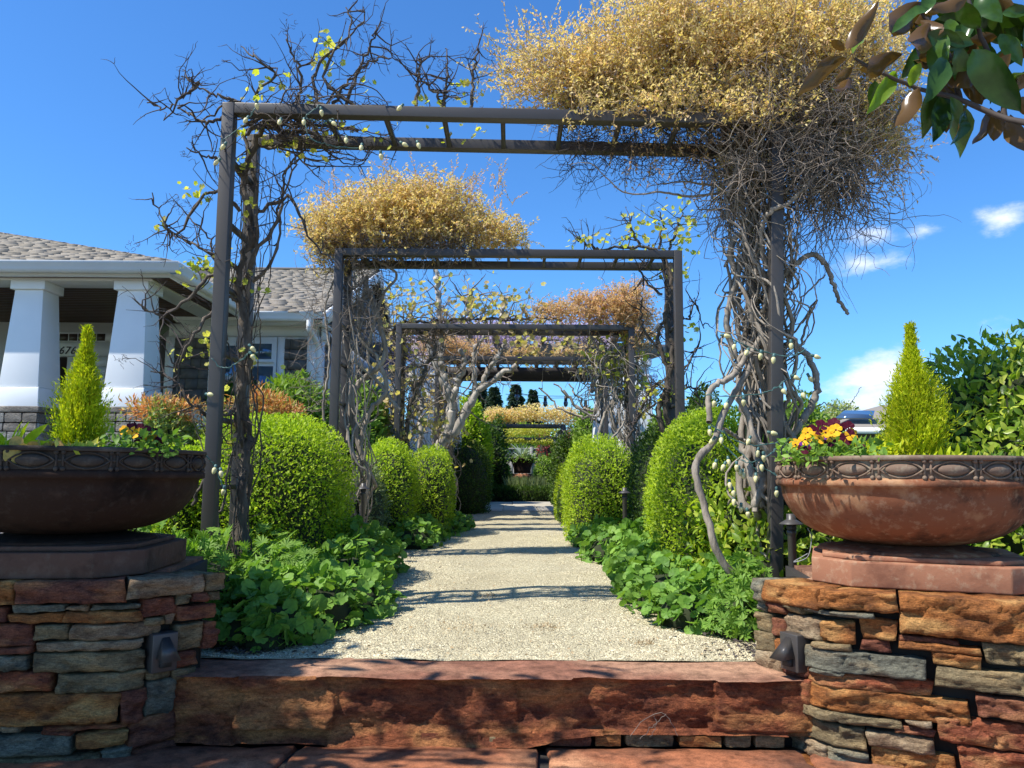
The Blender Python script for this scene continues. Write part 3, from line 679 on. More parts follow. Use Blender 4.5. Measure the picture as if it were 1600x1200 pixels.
lst = [(-400, 75, 262, 380, 'ORG'), (80, 640, 258, 366, 'MAR'), (645, 1030, 238, 330, 'TAN'), (1035, 1142, 214, 300, 'OLV'),
 (60, 328, 374, 415, 'GRY'), (332, 450, 378, 408, 'TAN'), (455, 715, 376, 404, 'GRY'), (725, 893, 338, 430, 'MAR'), (895, 965, 322, 372, 'OLV'), (970, 1050, 308, 360, 'MAR'), (1055, 1138, 302, 350, 'OLV'),
 (-200, 30, 384, 468, 'MAR'), (35, 322, 419, 468, 'ORG'), (326, 725, 408, 466, 'ORG'), (895, 1138, 372, 448, 'MAR'), (735, 835, 438, 480, 'OLV'), (840, 888, 412, 480, 'TAN'),
 (-200, 163, 472, 588, 'MAR'), (166, 346, 476, 555, 'OLV'), (350, 812, 472, 552, 'TAN'), (180, 730, 560, 612, 'TAN'), (-200, 160, 594, 632, 'MAR'), (890, 1028, 468, 600, 'OLV'), (1032, 1138, 455, 590, 'MAR'),
 (-200, 138, 636, 710, 'GRY'), (170, 735, 616, 716, 'OLV'), (864, 1000, 610, 690, 'MAR'), (740, 862, 690, 750, 'OLV'),
 (-200, 262, 716, 820, 'RED'), (285, 735, 722, 822, 'OLV'), (-200, 604, 826, 985, 'ORG'), (608, 732, 800, 970, 'MAR'), (740, 886, 752, 930, 'GRY'), (865, 990, 695, 790, 'OLV'),
 (-200, 100, 988, 1026, 'TAN'), (210, 650, 988, 1014, 'RED'), (215, 372, 1016, 1034, 'RED'), (655, 886, 935, 1080, 'MAR'), (-200, 366, 1040, 1142, 'GRY'), (390, 645, 1018, 1098, 'ORG'),
 (-200, 505, 1146, 1290, 'OLV'), (508, 660, 1102, 1290, 'GRY'), (664, 886, 1085, 1200, 'MAR'), (-700, -205, 384, 588, 'OLV'), (-700, -205, 594, 820, 'MAR'), (-700, -205, 826, 1040, 'TAN'), (-700, -205, 1045, 1290, 'RED'),
 (-700, -405, 262, 380, 'MAR')]
pierL, WL = pier('stone_pier', 'shaded stone pier of dark ledgestones under the left urn', lp, -1, LZ, SLZ - .02, lst, 0, 830, 3.243, -1,
                 [(lp[-1][0], 3.6), (lp[0][0] - .12, 3.5)])
# flat tops of the piers
for (W, root, z, sgn) in ((WR, pierR, RZ, 1), (WL, pierL, LZ, -1)):
    inn = [tuple(np.array(W.at(q)[0]) + np.array(W.at(q)[1]) * .14) for q in np.linspace(0.05, W.L[-1], 30)]
    bk = [(inn[-1][0], 3.6), (inn[0][0] + sgn * .06, 3.5)]
    MB().prism(inn + bk, z - .06, z - .006).obj('top_slab', M['slabtop'], root)

# wall lamps set in the piers
def wall_lamp(W, px, py, label):
    q, z = W.hit(px, py); p, nn = W.at(q); t_ = np.array([nn[1], -nn[0]]); root = thing('wall_lamp', label, 'wall lamp', (p[0], p[1], z), 'recessed lamps in the stone piers')
    def pt(u, d, v): r_ = p + t_ * u - nn * d; return (r_[0], r_[1], z + v)
    def bx(mb, u0, u1, d0, d1, v0, v1, v1b=None):
        v1b = v1 if v1b is None else v1b
        V = [pt(u0, d0, v0), pt(u1, d0, v0), pt(u1, d1, v0), pt(u0, d1, v0), pt(u0, d0, v1), pt(u1, d0, v1), pt(u1, d1, v1b), pt(u0, d1, v1b)]
        return mb.add(V, [(0, 3, 2, 1), (4, 5, 6, 7), (0, 1, 5, 4), (1, 2, 6, 5), (2, 3, 7, 6), (3, 0, 4, 7)])
    bx(MB(), -.042, .042, -.05, .026, -.062, .062).obj('plate', M['steel'], root, bevel=.003)
    V = [pt(-.03, .027, -.015), pt(.03, .027, -.015), pt(.03, .085, -.02), pt(-.03, .085, -.02), pt(-.012, .027, .05), pt(.012, .027, .05)]
    MB().add(V, [(0, 3, 2, 1), (0, 1, 5, 4), (1, 2, 5), (2, 3, 4, 5), (3, 0, 4)]).obj('hood', M['steel'], root)
    bx(MB(), -.018, .018, .027, .04, -.045, -.018).obj('lens', M['dark'], root)
wall_lamp(WR, 1243, 1018, 'bronze hooded lamp set in the sunlit right stone pier')
wall_lamp(WL, 252, 1018, 'bronze hooded lamp set in the shaded left stone pier')

# ================================================================== URNS
def urn(center, zb, rad, label, ang, mt, mr, mp, ztop, po=(0, 0)):
    root = thing('terracotta_urn', label, 'urn', (center[0], center[1], zb)); cx, cy = center
    def octo(h, ch, a, c=(cx, cy)):
        pts = [(-h + ch, -h), (h - ch, -h), (h, -h + ch), (h, h - ch), (h - ch, h), (-h + ch, h), (-h, h - ch), (-h, -h + ch)]
        return [(po[0] + c[0] + x * math.cos(a) - y * math.sin(a), po[1] + c[1] + x * math.sin(a) + y * math.cos(a)) for x, y in pts]
    MB().prism(octo(.362, .125, ang), zb, zb + .085).obj('plinth', mp, root, bevel=.006)
    MB().prism(octo(.325, .11, ang), zb + .0851, zb + .102).obj('upper_plinth', mp, root, bevel=.005)
    MB().lathe([(.31, .1021), (.30, .112), (.26, .116), (.20, .128), (.155, .128), (.14, .14), (.15, .165)], (cx, cy, zb), 48).obj('foot', mt, root, smooth=True)
    H = ztop - zb; r = rad; zl = H - .105; k_ = min(1, (zl - .125) / .222)
    prof = [(r * a_, zl - d_ * k_) for a_, d_ in ((.18, .222), (.30, .221), (.42, .214), (.51, .206), (.62, .192), (.71, .174), (.78, .154), (.84, .128), (.885, .10), (.925, .065), (.95, .035), (.957, .0))]
    prof += [(r - .004, zl + .003), (r, zl + .008), (r, zl + .022), (r - .008, zl + .028), (r - .016, zl + .034), (r - .018, zl + .088), (r - .006, zl + .093), (r, zl + .10), (r - .008, zl + .107), (r - .035, zl + .107), (r - .05, zl + .09), (r - .06, zl + .03)]
    MB().lathe(prof, (cx, cy, zb), 96, cap=False).obj('bowl', mt, root, smooth=True)
    # frieze band, slightly proud
    MB().lathe([(r - .014, zl + .030), (r - .0125, zl + .035), (r - .0125, zl + .086), (r - .014, zl + .091)], (cx, cy, zb), 96, cap=False).obj('band', mr, root, smooth=True)
    MB().lathe([(r + .001, zl + .092), (r + .004, zl + .098), (r + .001, zl + .1065), (r - .03, zl + .1085), (r - .045, zl + .1)], (cx, cy, zb), 96, cap=False).obj('rim', mr, root, smooth=True)
    MB().lathe([(0.001, zl + .075), (r - .055, zl + .07)], (cx, cy, zb), 40, cap=False).obj('soil', M['soil'], root)
    nn = 18; wdt = 2 * math.pi * r / nn
    # egg, with the two arcs that frame it
    mb = MB(); V = []; F = []; A, B = 8, 12
    for i in range(A + 1):
        th = math.pi * i / A
        for k in range(B):
            a = 2 * math.pi * k / B; V.append((math.cos(th) * wdt * .31, math.sin(th) * math.cos(a) * .016, math.sin(th) * math.sin(a) * .0205))
    for i in range(A):
        for k in range(B): F.append((i * B + k, i * B + (k + 1) % B, (i + 1) * B + (k + 1) % B, (i + 1) * B + k))
    mb.add(V, F); egg = mb.mesh('oval_boss', mr, True)
    u = np.linspace(-1, 1, 13); arcs = []
    for sg in (1, -1): arcs.append(np.stack([u * wdt * .41, np.full(13, -.004) , sg * (.027 * np.cos(u * math.pi / 2) ** .8)], 1))
    am = tubes_mesh('leaf_arc', [(np.array(arcs), np.full((2, 13), .0032))], mr, 5)
    mb = MB()
    for sx in (-.010, .010):
        mb.lathe([(.0045, -.026), (.0045, .026)], (sx, -.004, 0), 6)
        for sz in (-.027, .027):
            mb.lathe([(.002, sz - .008), (.007, sz - .004), (.008, sz), (.007, sz + .004), (.002, sz + .008)], (sx, -.006, 0), 8)
    mb.box((-.011, -.006, -.003), (.011, .0, .004)); bar = mb.mesh('double_bar', mr, True)
    for k in range(nn):
        for (me, off, nm) in ((egg, 0, 'oval_boss'), (am, 0, 'leaf_arc'), (bar, .5, 'double_bar')):
            a = 2 * math.pi * (k + off) / nn + .07
            Mx = Matrix.Translation((cx, cy, zb + zl + .0605)) @ Matrix.Rotation(a + math.pi / 2, 4, 'Z') @ Matrix.Translation((0, -(r - .013), 0))
            link(nm, me, root, Mx)
    return root
URc = P(1409, 740, 3.03)[:2]; ULc = P(112, 740, 3.02)[:2]
ZRt = P(1409, 712, 2.60)[2]; ZLt = P(112, 698, 2.60)[2]
urn(URc, RZ, .452, 'rusty red terracotta bowl urn on the sunlit right pier', -.37, M['terra'], M['terrarim'], M['terraplate'], ZRt, (.035, -.01))
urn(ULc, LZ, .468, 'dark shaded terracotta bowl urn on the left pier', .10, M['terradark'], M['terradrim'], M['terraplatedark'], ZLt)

def cypress(cx, cy, zb, h, r, label, seed):
    rs = np.random.RandomState(seed); root = thing('lemon_cypress', label, 'conifer', (cx, cy, zb), 'lemon cypresses in the urns')
    tubes('trunk', [(np.array([[(cx, cy, zb), (cx, cy, zb + h * .5), (cx + .005, cy, zb + h * .95)]]), np.array([[.012, .008, .002]]))], M['barkd'], root)
    m_ = 1500; u = rs.rand(m_) ** 1.0; z = zb + .02 + u * h * .93; a = rs.rand(m_) * 6.283
    prof = r * np.interp(u, [0, .12, .3, .5, .65, .8, 1], [.8, 1, .86, .55, .30, .12, .02]) * (1 + .16 * np.sin(a * 3 + u * 9)); base = np.stack([cx + np.cos(a) * prof * .35, cy + np.sin(a) * prof * .35, z - .03], 1)
    d = np.stack([np.cos(a) * .75, np.sin(a) * .75, np.full(m_, .9) + u * 2.6], 1) + rs.normal(0, .18, (m_, 3))
    k = 9; L = (prof * .78 + .016) * rs.uniform(.75, 1.3, m_); pts = walk(base, d, k, L / k * 1.25, .10, (0, 0, .05))
    tubes('twig', [(pts, taper(m_, k, .0016, .0005))], M['cyp'], root, 3, kind='stuff')
    pos = pts[:, 2:].reshape(-1, 3); dr = norm(np.gradient(pts, axis=1))[:, 2:].reshape(-1, 3)
    rep = 2; pos = np.repeat(pos, rep, 0) + rs.normal(0, .004, (len(pos) * rep, 3)); D = norm(np.repeat(dr, rep, 0) + rs.normal(0, .42, (len(pos), 3)))
    leaves(root, 'foliage', T_narrow, pos, D, norm(rs.normal(0, 1, D.shape) + (0, -.3, .4)), rs.uniform(.008, .020, len(pos)), M['cyp'])
c = P(1432, 712, 3.02); top = P(1440, 500, 3.02); cypress(c[0], c[1], c[2] - .04, top[2] - c[2] + .05, .140, 'golden green lemon cypress cone in the right urn', 3)
c = P(124, 700, 3.0); top = P(136, 505, 3.0); cypress(c[0], c[1], c[2] - .04, top[2] - c[2] + .05, .112, 'golden green lemon cypress cone in the left urn', 5)

# pansies
def pansy_mesh(kind):
    mb = MB()
    def petal(a, L, w, mi, z=0):
        n = 7; V = [(0, 0, z)]
        for i in range(n):
            t_ = -1 + 2 * i / (n - 1); r_ = L * (1 - .18 * t_ * t_); aa = a + t_ * w; V.append((r_ * math.cos(aa), r_ * math.sin(aa), z + .15 * L * (1 - abs(t_)) + .06 * L * math.sin(i * 2.2)))
        mb.add(V, [(0, i, i + 1) for i in range(1, n)], mi)
    up, lo = {'a': (1, 0), 'b': (0, 0), 'c': (1, 1), 'd': (2, 1)}[kind]
    petal(math.radians(60), 1, .62, up, -.02); petal(math.radians(120), 1, .62, up, -.03)
    petal(math.radians(5), .95, .55, lo); petal(math.radians(175), .95, .55, lo, .01); petal(math.radians(270), 1.05, .72, lo, .03)
    mb.lathe([(.16, .05), (.02, .09)], (0, 0, 0), 7, mi=1)
    return mb.mesh('flower', [M['petY'], M['petM'], M['petV']])
PM = {k: pansy_mesh(k) for k in 'abcd'}
def pansies(pts, depth, zb, label, seed):
    rs = np.random.RandomState(seed); c = P(pts[0][0], pts[0][1], depth); root = thing('pansy_plant', label, 'pansies', (c[0], c[1], zb)); st_ = []
    for (px, py, k) in pts:
        p = P(px, py, depth + rs.uniform(-.06, .06)); s = rs.uniform(.019, .025)
        nrm = Vector((rs.uniform(-.5, .3), -1, rs.uniform(.1, .7))).normalized(); q = nrm.to_track_quat('Z', 'Y')
        Mx = Matrix.Translation(p) @ q.to_matrix().to_4x4() @ Matrix.Rotation(rs.uniform(-.4, .4), 4, 'Z') @ Matrix.Diagonal((s, s, s, 1)); link('flower', PM[k], root, Mx)
        b0 = np.array([p[0] + rs.uniform(-.03, .03), p[1] + .04, zb]); st_.append(spline([b0, (b0 + p) / 2 + (0, 0, .02), p + (0, .012, -.004)], 6))
    tubes('stem', [(np.array(st_), np.full((len(st_), 6), .0018))], M['geran'], root, 4)
    n = 420; xs_ = [P(a, b_, depth)[0] for a, b_, _ in pts]; pos = np.stack([rs.uniform(min(xs_) - .05, max(xs_) + .05, n), rs.normal(depth, .07, n), zb + .01 + rs.rand(n) ** 1.3 * .075], 1); pos[:, 1] += .02
    leaves(root, 'leaf', T_oval(.5, .15, 3), pos, norm(rs.normal(0, 1, (n, 3)) + (0, -.3, .5)), norm(rs.normal(0, .6, (n, 3)) + (-.2, -.3, 1)), rs.uniform(.018, .04, n), M['geran'], 0)
pr = [(1243, 695, 'b'), (1262, 676, 'b'), (1258, 687, 'b'), (1277, 673, 'c'), (1290, 676, 'b'), (1280, 685, 'b'), (1303, 662, 'c'), (1306, 672, 'b'), (1297, 683, 'b'), (1318, 690, 'b'), (1328, 680, 'a'), (1332, 677, 'b'), (1322, 685, 'c'), (1270, 672, 'a'),
      (1296, 690, 'd'), (1257, 700, 'd'), (1345, 702, 'c'), (1312, 668, 'c'), (1325, 668, 'c'), (1284, 664, 'c')]
pansies(pr, 2.82, ZRt - .03, 'amber and maroon pansies at the left of the right urn', 1)
pl = [(194, 672, 'b'), (203, 670, 'a'), (213, 677, 'b'), (219, 669, 'c'), (229, 674, 'c'), (233, 681, 'b'), (222, 683, 'b'), (244, 684, 'b'), (252, 688, 'd'), (209, 668, 'c'), (239, 677, 'a'), (227, 679, 'a'), (216, 684, 'd'), (246, 692, 'b')]
pansies(pl, 2.85, ZLt - .03, 'amber and maroon pansies at the right of the left urn', 2)
def tuft(name, label, cat, px0, px1, pytop, depth, zb, n, T, mat, size, seed, single=0, flat=.5):
    rs = np.random.RandomState(seed); a = P(px0, pytop, depth); b_ = P(px1, pytop, depth); root = thing(name, label, cat, ((a[0] + b_[0]) / 2, depth, zb))
    pos = np.stack([rs.uniform(a[0], b_[0], n), rs.normal(depth, .06, n), zb + rs.rand(n) * max(.01, (a[2] - zb) * .6)], 1)
    D = norm(rs.normal(0, .6, (n, 3)) + (0, -.2, .9)); leaves(root, 'leaf', T, pos, D, norm(rs.normal(0, .4, (n, 3)) + (-.3, -.5, flat)), rs.uniform(.6, 1.3, n) * size, mat, single)
tuft('foxglove_seedling', 'bright green rosette of long leaves at the left side of the left urn', 'seedling', 0, 52, 676, 2.78, ZLt - .04, 26, T_oval(.28, .25, 5), M['cyp'], .085, 1, 26)
tuft('coral_bells', 'peach and tan leaved plant in the left urn before the cypress', 'perennial', 58, 112, 682, 2.72, ZLt - .04, 40, T_lobed(5, .12, .2), M['orangeleaf'], .06, 2, 40, .2)
tuft('marigold_leaves', 'small yellowish leaves by the cypress foot in the left urn', 'perennial', 118, 160, 686, 2.72, ZLt - .04, 60, T_small, M['grape'], .035, 3)
tuft('fern', 'pale green ferny leaves right of the cypress in the right urn', 'fern', 1448, 1508, 702, 2.85, ZRt - .04, 60, T_oval(.3, .2, 4), M['cyp'], .045, 4, 0)
tuft('creeping_thyme', 'fine green filler plants between pansies and cypress in the right urn', 'perennial', 1335, 1395, 668, 3.0, ZRt - .04, 700, T_narrow, M['cyp'], .03, 5)
tuft('moss_tuft', 'low fine green plants along the back rim of the right urn', 'perennial', 1500, 1570, 705, 3.2, ZRt - .04, 500, T_narrow, M['geran'], .03, 6)

# ================================================================== STEEL ARCHES
def arch(xl, xr, y, H, dep, post, label, mat, leanR=0.0, leanL=0.0, slope=0.0, nr=9, cat='garden arch', rungs=True):
    root = thing('garden_arch', label, cat, ((xl + xr) / 2, y, 0), 'steel ladder arches over the path')
    p = post; bh = post * .92
    def postmb(x, yy, lean, sgn, hh):
        x0, x1 = (x, x + p) if sgn > 0 else (x - p, x)
        V = [(x0 + lean, yy, -.02), (x1 + lean, yy, -.02), (x1 + lean, yy + p, -.02), (x0 + lean, yy + p, -.02), (x0, yy, hh), (x1, yy, hh), (x1, yy + p, hh), (x0, yy + p, hh)]
        return MB().add(V, [(0, 3, 2, 1), (4, 5, 6, 7), (0, 1, 5, 4), (1, 2, 6, 5), (2, 3, 7, 6), (3, 0, 4, 7)])
    for yy in (y, y + dep):
        postmb(xl, yy, leanL, 1, H).obj('post', mat, root, bevel=.004); postmb(xr, yy, leanR, -1, H + slope * (xr - xl)).obj('post', mat, root, bevel=.004)
        a, b_ = xl + p + .001, xr - p - .001; za = H + slope * p; zb = H + slope * (xr - xl - p)
        V = [(a, yy, za - bh), (b_, yy, zb - bh), (b_, yy + p, zb - bh), (a, yy + p, za - bh), (a, yy, za), (b_, yy, zb), (b_, yy + p, zb), (a, yy + p, za)]
        MB().add(V, [(0, 3, 2, 1), (4, 5, 6, 7), (0, 1, 5, 4), (1, 2, 6, 5), (2, 3, 7, 6), (3, 0, 4, 7)]).obj('beam', mat, root, bevel=.004)
    if rungs:
        w = xr - xl
        for i in range(nr):
            x = xl + w * (i + .75) / (nr + .5); z = H + slope * (x - xl) - bh * .75
            MB().box((x - .012, y + p + .001, z - .012), (x + .012, y + dep - .001, z + .012)).obj('rung', mat, root)
        for i in range(7):
            z = .28 + i * .335
            if z > H - .15: break
            for (x, ln_, sg) in ((xl + p / 2, leanL, 1), (xr - p / 2, leanR, -1)):
                xx = x + ln_ * (1 - z / H); MB().box((xx - .012, y + p + .001, z - .012), (xx + .012, y + dep - .001, z + .012)).obj('rung', mat, root)
    return root
D1 = 3.9; A1L = P(347, 159, D1); A1R = P(1225, 178, D1); HT = float(A1L[2])
H1 = HT; sl = (A1R[2] - A1L[2]) / (A1R[0] - A1L[0])
baseR = P(1224, 900, D1)[0]; topR = A1R[0]
arch(A1L[0], A1R[0], D1, H1, .385, .062, 'nearest and largest bronze steel arch, just behind the stone piers', M['steel'], leanR=(baseR - topR) * 1.08, slope=sl)
A2d = depth_for_height(523, 387, HT); A2L = P(523, 387, A2d); A2R = P(1066, 389, A2d)
arch(A2L[0], A2R[0], A2d, HT, .385, .068, 'second steel arch from the front with golden vine on its left', M['steel'])
A3d = 9.55; A3L = P(619, 505, A3d); A3R = P(991, 507, A3d); arch(A3L[0], A3R[0], A3d, float(A3L[2]), .385, .068, 'third steel arch from the front, tan grape leaves on its left post', M['steel'])
A4d = 12.0; A4L = P(680, 556, A4d); A4R = P(950, 556, A4d); arch(A4L[0], A4R[0], A4d, float(A4L[2]), .385, .068, 'fourth steel arch from the front, in front of the white pergola', M['steel'])
A5d = 25.0; A5L = P(744, 662, A5d); A5R = P(884, 662, A5d); arch(A5L[0], A5R[0], A5d, float(A5L[2]), .5, .11, 'far dark arch topped by a golden hedge of vine', M['black'], rungs=False)
A6d = 29.0; A6L = P(758, 683, A6d); A6R = P(876, 683, A6d); arch(A6L[0], A6R[0], A6d, float(A6L[2]), .5, .11, 'farthest dark arch, lower and hung with yellow green vine', M['black'], rungs=False)

# ================================================================== VINES
def px_path(pts, n, jit=0.0):
    return spline([P(a, b_, y) for a, b_, y in pts], n, jit)
def golden(root, blobs, mat, ntw=None, leaf=(.012, .026), twm=M['twig'], drop=.0, seed=0, dens=1.0, indiv=0):
    """bushy mass of fine twigs with small leaves; blobs: (px, py, y, rx, ry, rz, n)"""
    P_, R_ = [], []; LP, LD = [], []
    for (px, py, y, rx, ry, rz, n) in blobs:
        n = int(n * dens * .85); c = P(px, py, y); d = norm(R.normal(0, 1, (n, 3))); rr = R.rand(n) ** .55 * 1.08
        s = c + d * rr[:, None] * (rx, ry, rz); dirs = d * (.7, .5, .5) + (0, 0, .5) + R.normal(0, .45, (n, 3)); k = 11
        pts = walk(s, dirs, k, R.uniform(.010, .026, n), .33, (0, 0, .02 - drop)); P_.append(pts); R_.append(taper(n, k, R.uniform(.0012, .0028, n), .0006))
        LP.append(pts[:, 2:].reshape(-1, 3)); LD.append(norm(np.gradient(pts, axis=1))[:, 2:].reshape(-1, 3))
    tubes('twig', list(zip(P_, R_)), twm, root, 3, kind='stuff')
    pos = np.concatenate(LP); dr = np.concatenate(LD); keep = R.rand(len(pos)) < .8; pos = pos[keep]; dr = dr[keep]
    pos = np.repeat(pos, 2, 0) + R.normal(0, .004, (len(pos) * 2, 3)); D = norm(np.repeat(dr, 2, 0) * .5 + R.normal(0, .7, (len(pos), 3)))
    leaves(root, 'leaf', T_diamond(.46, .1), pos, D, norm(R.normal(0, .8, D.shape) + (0, 0, .2) + SUNV * 1.1), R.uniform(leaf[0], leaf[1] * 1.1, len(pos)), mat)
def wisps(root, starts, mat, twm, n=14, step=.03, pull=(0, 0, 0), leaf=(.014, .028), rad=.0016, lf=1.0):
    s = np.array([a for a, b_ in starts]); d = np.array([b_ for a, b_ in starts]); pts = walk(s, d, n, R.uniform(.6, 1.3, len(s)) * step, .22, pull)
    tubes('twig', [(pts, taper(len(s), n, rad, .0006))], twm, root, 3, kind='stuff')
    if lf:
        pos = pts[:, 1:].reshape(-1, 3); dr = norm(np.gradient(pts, axis=1))[:, 1:].reshape(-1, 3); k = R.rand(len(pos)) < lf; pos, dr = pos[k], dr[k]
        pos = np.repeat(pos, 2, 0); D = norm(np.repeat(dr, 2, 0) + R.normal(0, .6, (len(pos), 3)))
        leaves(root, 'leaf', T_diamond(.38, .1), pos, D, norm(R.normal(0, 1, D.shape) + (0, 0, .4)), R.uniform(*leaf, len(pos)), mat)
def tangle(root, x0, x1, y0, y1, z0, z1, n, rmin, rmax, mat, flare=.0, name='stem', wander=.25, sides=6, top=None):
    """climbing stems that weave round a post"""
    k = 46; B = []
    t_ = np.linspace(0, 1, k); M_ = n
    cx = R.uniform(x0, x1, M_); cy = R.uniform(y0, y1, M_); w = (x1 - x0) / 2
    A = R.uniform(.25, 1.0, (M_, 1)) * w; f1 = R.uniform(1.0, 3.2, (M_, 1)); p1 = R.rand(M_, 1) * 6.28; f2 = R.uniform(4, 8, (M_, 1)); p2 = R.rand(M_, 1) * 6.28
    zt = R.uniform(z0 + (z1 - z0) * .75, z1, (M_, 1)) if top is None else np.full((M_, 1), z1)
    X = (x0 + x1) / 2 + (cx[:, None] - (x0 + x1) / 2) * .6 + A * np.sin(f1 * t_ * 6.28 + p1) * .7 + .10 * A * np.sin(f2 * t_ * 6.28 + p2) + flare * np.sign(cx[:, None] - (x0 + x1) / 2) * t_ ** 3 * R.rand(M_, 1)
    Y = cy[:, None] + A * .6 * np.cos(f1 * t_ * 6.28 + p1) + .08 * A * np.cos(f2 * t_ * 6.28)
    Z = z0 + (zt - z0) * (t_ + .02 * np.sin(f2 * t_ * 6.28 + p1)); r0 = rmin + (rmax - rmin) * R.rand(M_) ** 2.2
    pts = np.stack([X, Y, Z], -1) + R.normal(0, .004, (M_, k, 3)); rad = taper(M_, k, r0, rmin * .6) * (1 + .14 * R.normal(0, 1, (M_, k)).clip(-1, 1))
    return tubes(name, [(pts, rad)], mat, root, sides, kind='stuff'), pts
def grape_leafs(root, clusters, mat=None, size=(.03, .06), single=200):
    pos = []; 
    for (px, py, y, sp, n) in clusters:
        c = P(px, py, y); pos.append(c + R.normal(0, 1, (n, 3)) * (sp, sp * .7, sp))
    pos = np.concatenate(pos); n = len(pos); leaves(root, 'leaf', T_lobed(5, .28, .25, 3, .5), pos, norm(R.normal(0, 1, (n, 3)) + (0, 0, -.3)), norm(R.normal(0, .6, (n, 3)) + (-.3, -.6, .6)), R.uniform(*size, n), mat or M['grape'], single)
def spurs(root, paths, n, L, r, mat, k=7, name='twig', kink=.5, bias=(0, 0, .25), sub=2):
    """gnarly side shoots off the given branch paths"""
    idx = R.randint(0, len(paths), n); s = np.array([paths[i][R.randint(3, len(paths[i]) - 1)] for i in idx]); d = norm(R.normal(0, 1, (n, 3)) * (1, .6, 1) + bias)
    pts = walk(s, d, k, R.uniform(.4, 1.6, n) * L / k, .16, (0, 0, .03), kink); B = [(pts, taper(n, k, r * R.uniform(.6, 1.3, n), r * .25))]
    if sub:
        m_ = n * sub; j = np.repeat(np.arange(n), sub); s2 = pts[j, R.randint(2, k, m_)]; d2 = norm(pts[j, -1] - pts[j, 0]) + R.normal(0, .7, (m_, 3)); k2 = 5
        p2 = walk(s2, d2, k2, R.uniform(.3, 1.2, m_) * L * .4 / k2, .2, (0, 0, .03), kink); B.append((p2, taper(m_, k2, r * .45, r * .15)))
    tubes(name, B, mat, root, 5, kind='stuff'); return [p for p in pts]

# --- arch 1 left: old grape vine
v = thing('grape_vine', 'gnarled dark grape vine with few yellow leaves on the left of the nearest arch', 'vine', P(380, 830, 4.1))
Y = 4.12
main = [px_path([(383, 850, Y), (378, 760, Y), (388, 680, Y + .05), (376, 600, Y), (386, 520, Y), (372, 440, Y), (392, 360, Y), (380, 290, Y), (398, 225, Y), (430, 180, Y), (520, 165, Y), (620, 185, Y + .1), (720, 178, Y + .1), (800, 172, Y + .1)], 90, .006),
        px_path([(372, 850, Y + .1), (390, 740, Y + .1), (372, 650, Y), (392, 560, Y), (375, 470, Y + .1), (396, 400, Y), (400, 300, Y), (385, 210, Y + .05), (440, 195, Y), (560, 200, Y)], 80, .006)]
tubes('trunk', [(main[0][None], taper(1, 90, .025, .010) * (1 + .18 * R.normal(0, 1, (1, 90)).clip(-1, 1))), (main[1][None], taper(1, 80, .018, .008) * (1 + .18 * R.normal(0, 1, (1, 80)).clip(-1, 1)))], M['barkd'], v, 8)
arms = []
for pts in ([(385, 175, Y - .1), (365, 160, Y - .15), (340, 148, Y - .2), (315, 140, Y - .2), (285, 118, Y - .2)], [(312, 128, Y - .2), (290, 148, Y - .2), (262, 168, Y - .2), (232, 160, Y - .2)],
            [(350, 182, Y - .1), (320, 190, Y - .15), (298, 180, Y - .15), (276, 168, Y - .15)], [(380, 280, Y), (355, 250, Y - .1), (325, 245, Y - .15), (292, 232, Y - .2)],
            [(375, 330, Y), (345, 300, Y - .1), (318, 305, Y - .1), (280, 362, Y - .15), (262, 355, Y - .2), (248, 330, Y - .2), (236, 302, Y - .2)], [(372, 420, Y), (340, 400, Y - .1), (310, 385, Y - .15), (280, 370, Y - .1), (250, 352, Y - .2)],
            [(370, 470, Y), (345, 450, Y - .1), (335, 410, Y - .1), (325, 370, Y - .1), (300, 345, Y - .1)], [(370, 640, Y), (335, 650, Y - .1), (300, 630, Y - .15), (270, 590, Y - .15), (235, 580, Y - .2)],
            [(340, 480, Y - .1), (300, 530, Y - .2), (280, 570, Y - .2), (275, 610, Y - .2)], [(345, 415, Y - .15), (310, 450, Y - .2), (262, 490, Y - .2), (235, 486, Y - .2), (206, 466, Y - .2)],
            [(395, 440, Y), (425, 410, Y), (438, 360, Y), (436, 320, Y), (460, 260, Y - .05), (478, 215, Y)], [(398, 400, Y), (440, 330, Y), (445, 270, Y), (472, 235, Y), (480, 225, Y)],
            [(400, 330, Y), (450, 310, Y), (470, 340, Y), (490, 380, Y), (520, 410, Y)], [(420, 190, Y), (400, 150, Y), (430, 120, Y), (400, 90, Y - .05), (375, 72, Y)],
            [(450, 180, Y), (470, 140, Y), (465, 100, Y), (455, 80, Y), (445, 52, Y)], [(500, 170, Y), (490, 120, Y), (510, 85, Y), (545, 60, Y), (548, 30, Y), (540, 10, Y)],
            [(520, 170, Y), (540, 130, Y), (575, 100, Y), (600, 90, Y), (628, 95, Y)], [(540, 168, Y), (560, 110, Y), (580, 70, Y), (588, 44, Y)], [(560, 170, Y), (520, 140, Y), (505, 115, Y), (540, 60, Y), (570, 30, Y), (568, 12, Y)],
            [(690, 170, Y), (698, 130, Y), (698, 75, Y)], [(700, 172, Y), (665, 130, Y), (640, 115, Y)], [(735, 170, Y), (740, 110, Y), (750, 60, Y)], [(650, 172, Y), (655, 110, Y), (656, 85, Y)],
            [(310, 720, Y - .1), (335, 700, Y - .05), (330, 660, Y), (355, 640, Y), (378, 660, Y)], [(300, 790, Y - .1), (322, 740, Y - .1), (330, 700, Y), (360, 690, Y)]):
    arms.append(px_path(pts, 22, .006))
tubes('branch', [(np.array(arms), taper(len(arms), 22, .0105, .003) * (1 + .15 * R.normal(0, 1, (len(arms), 22)).clip(-1, 1)))], M['barkd'], v, 6)
sp = spurs(v, main + arms * 2, 300, .22, .0042, M['twigd'])
xa_, xb_ = P(366, 500, Y)[0], P(406, 500, Y)[0]
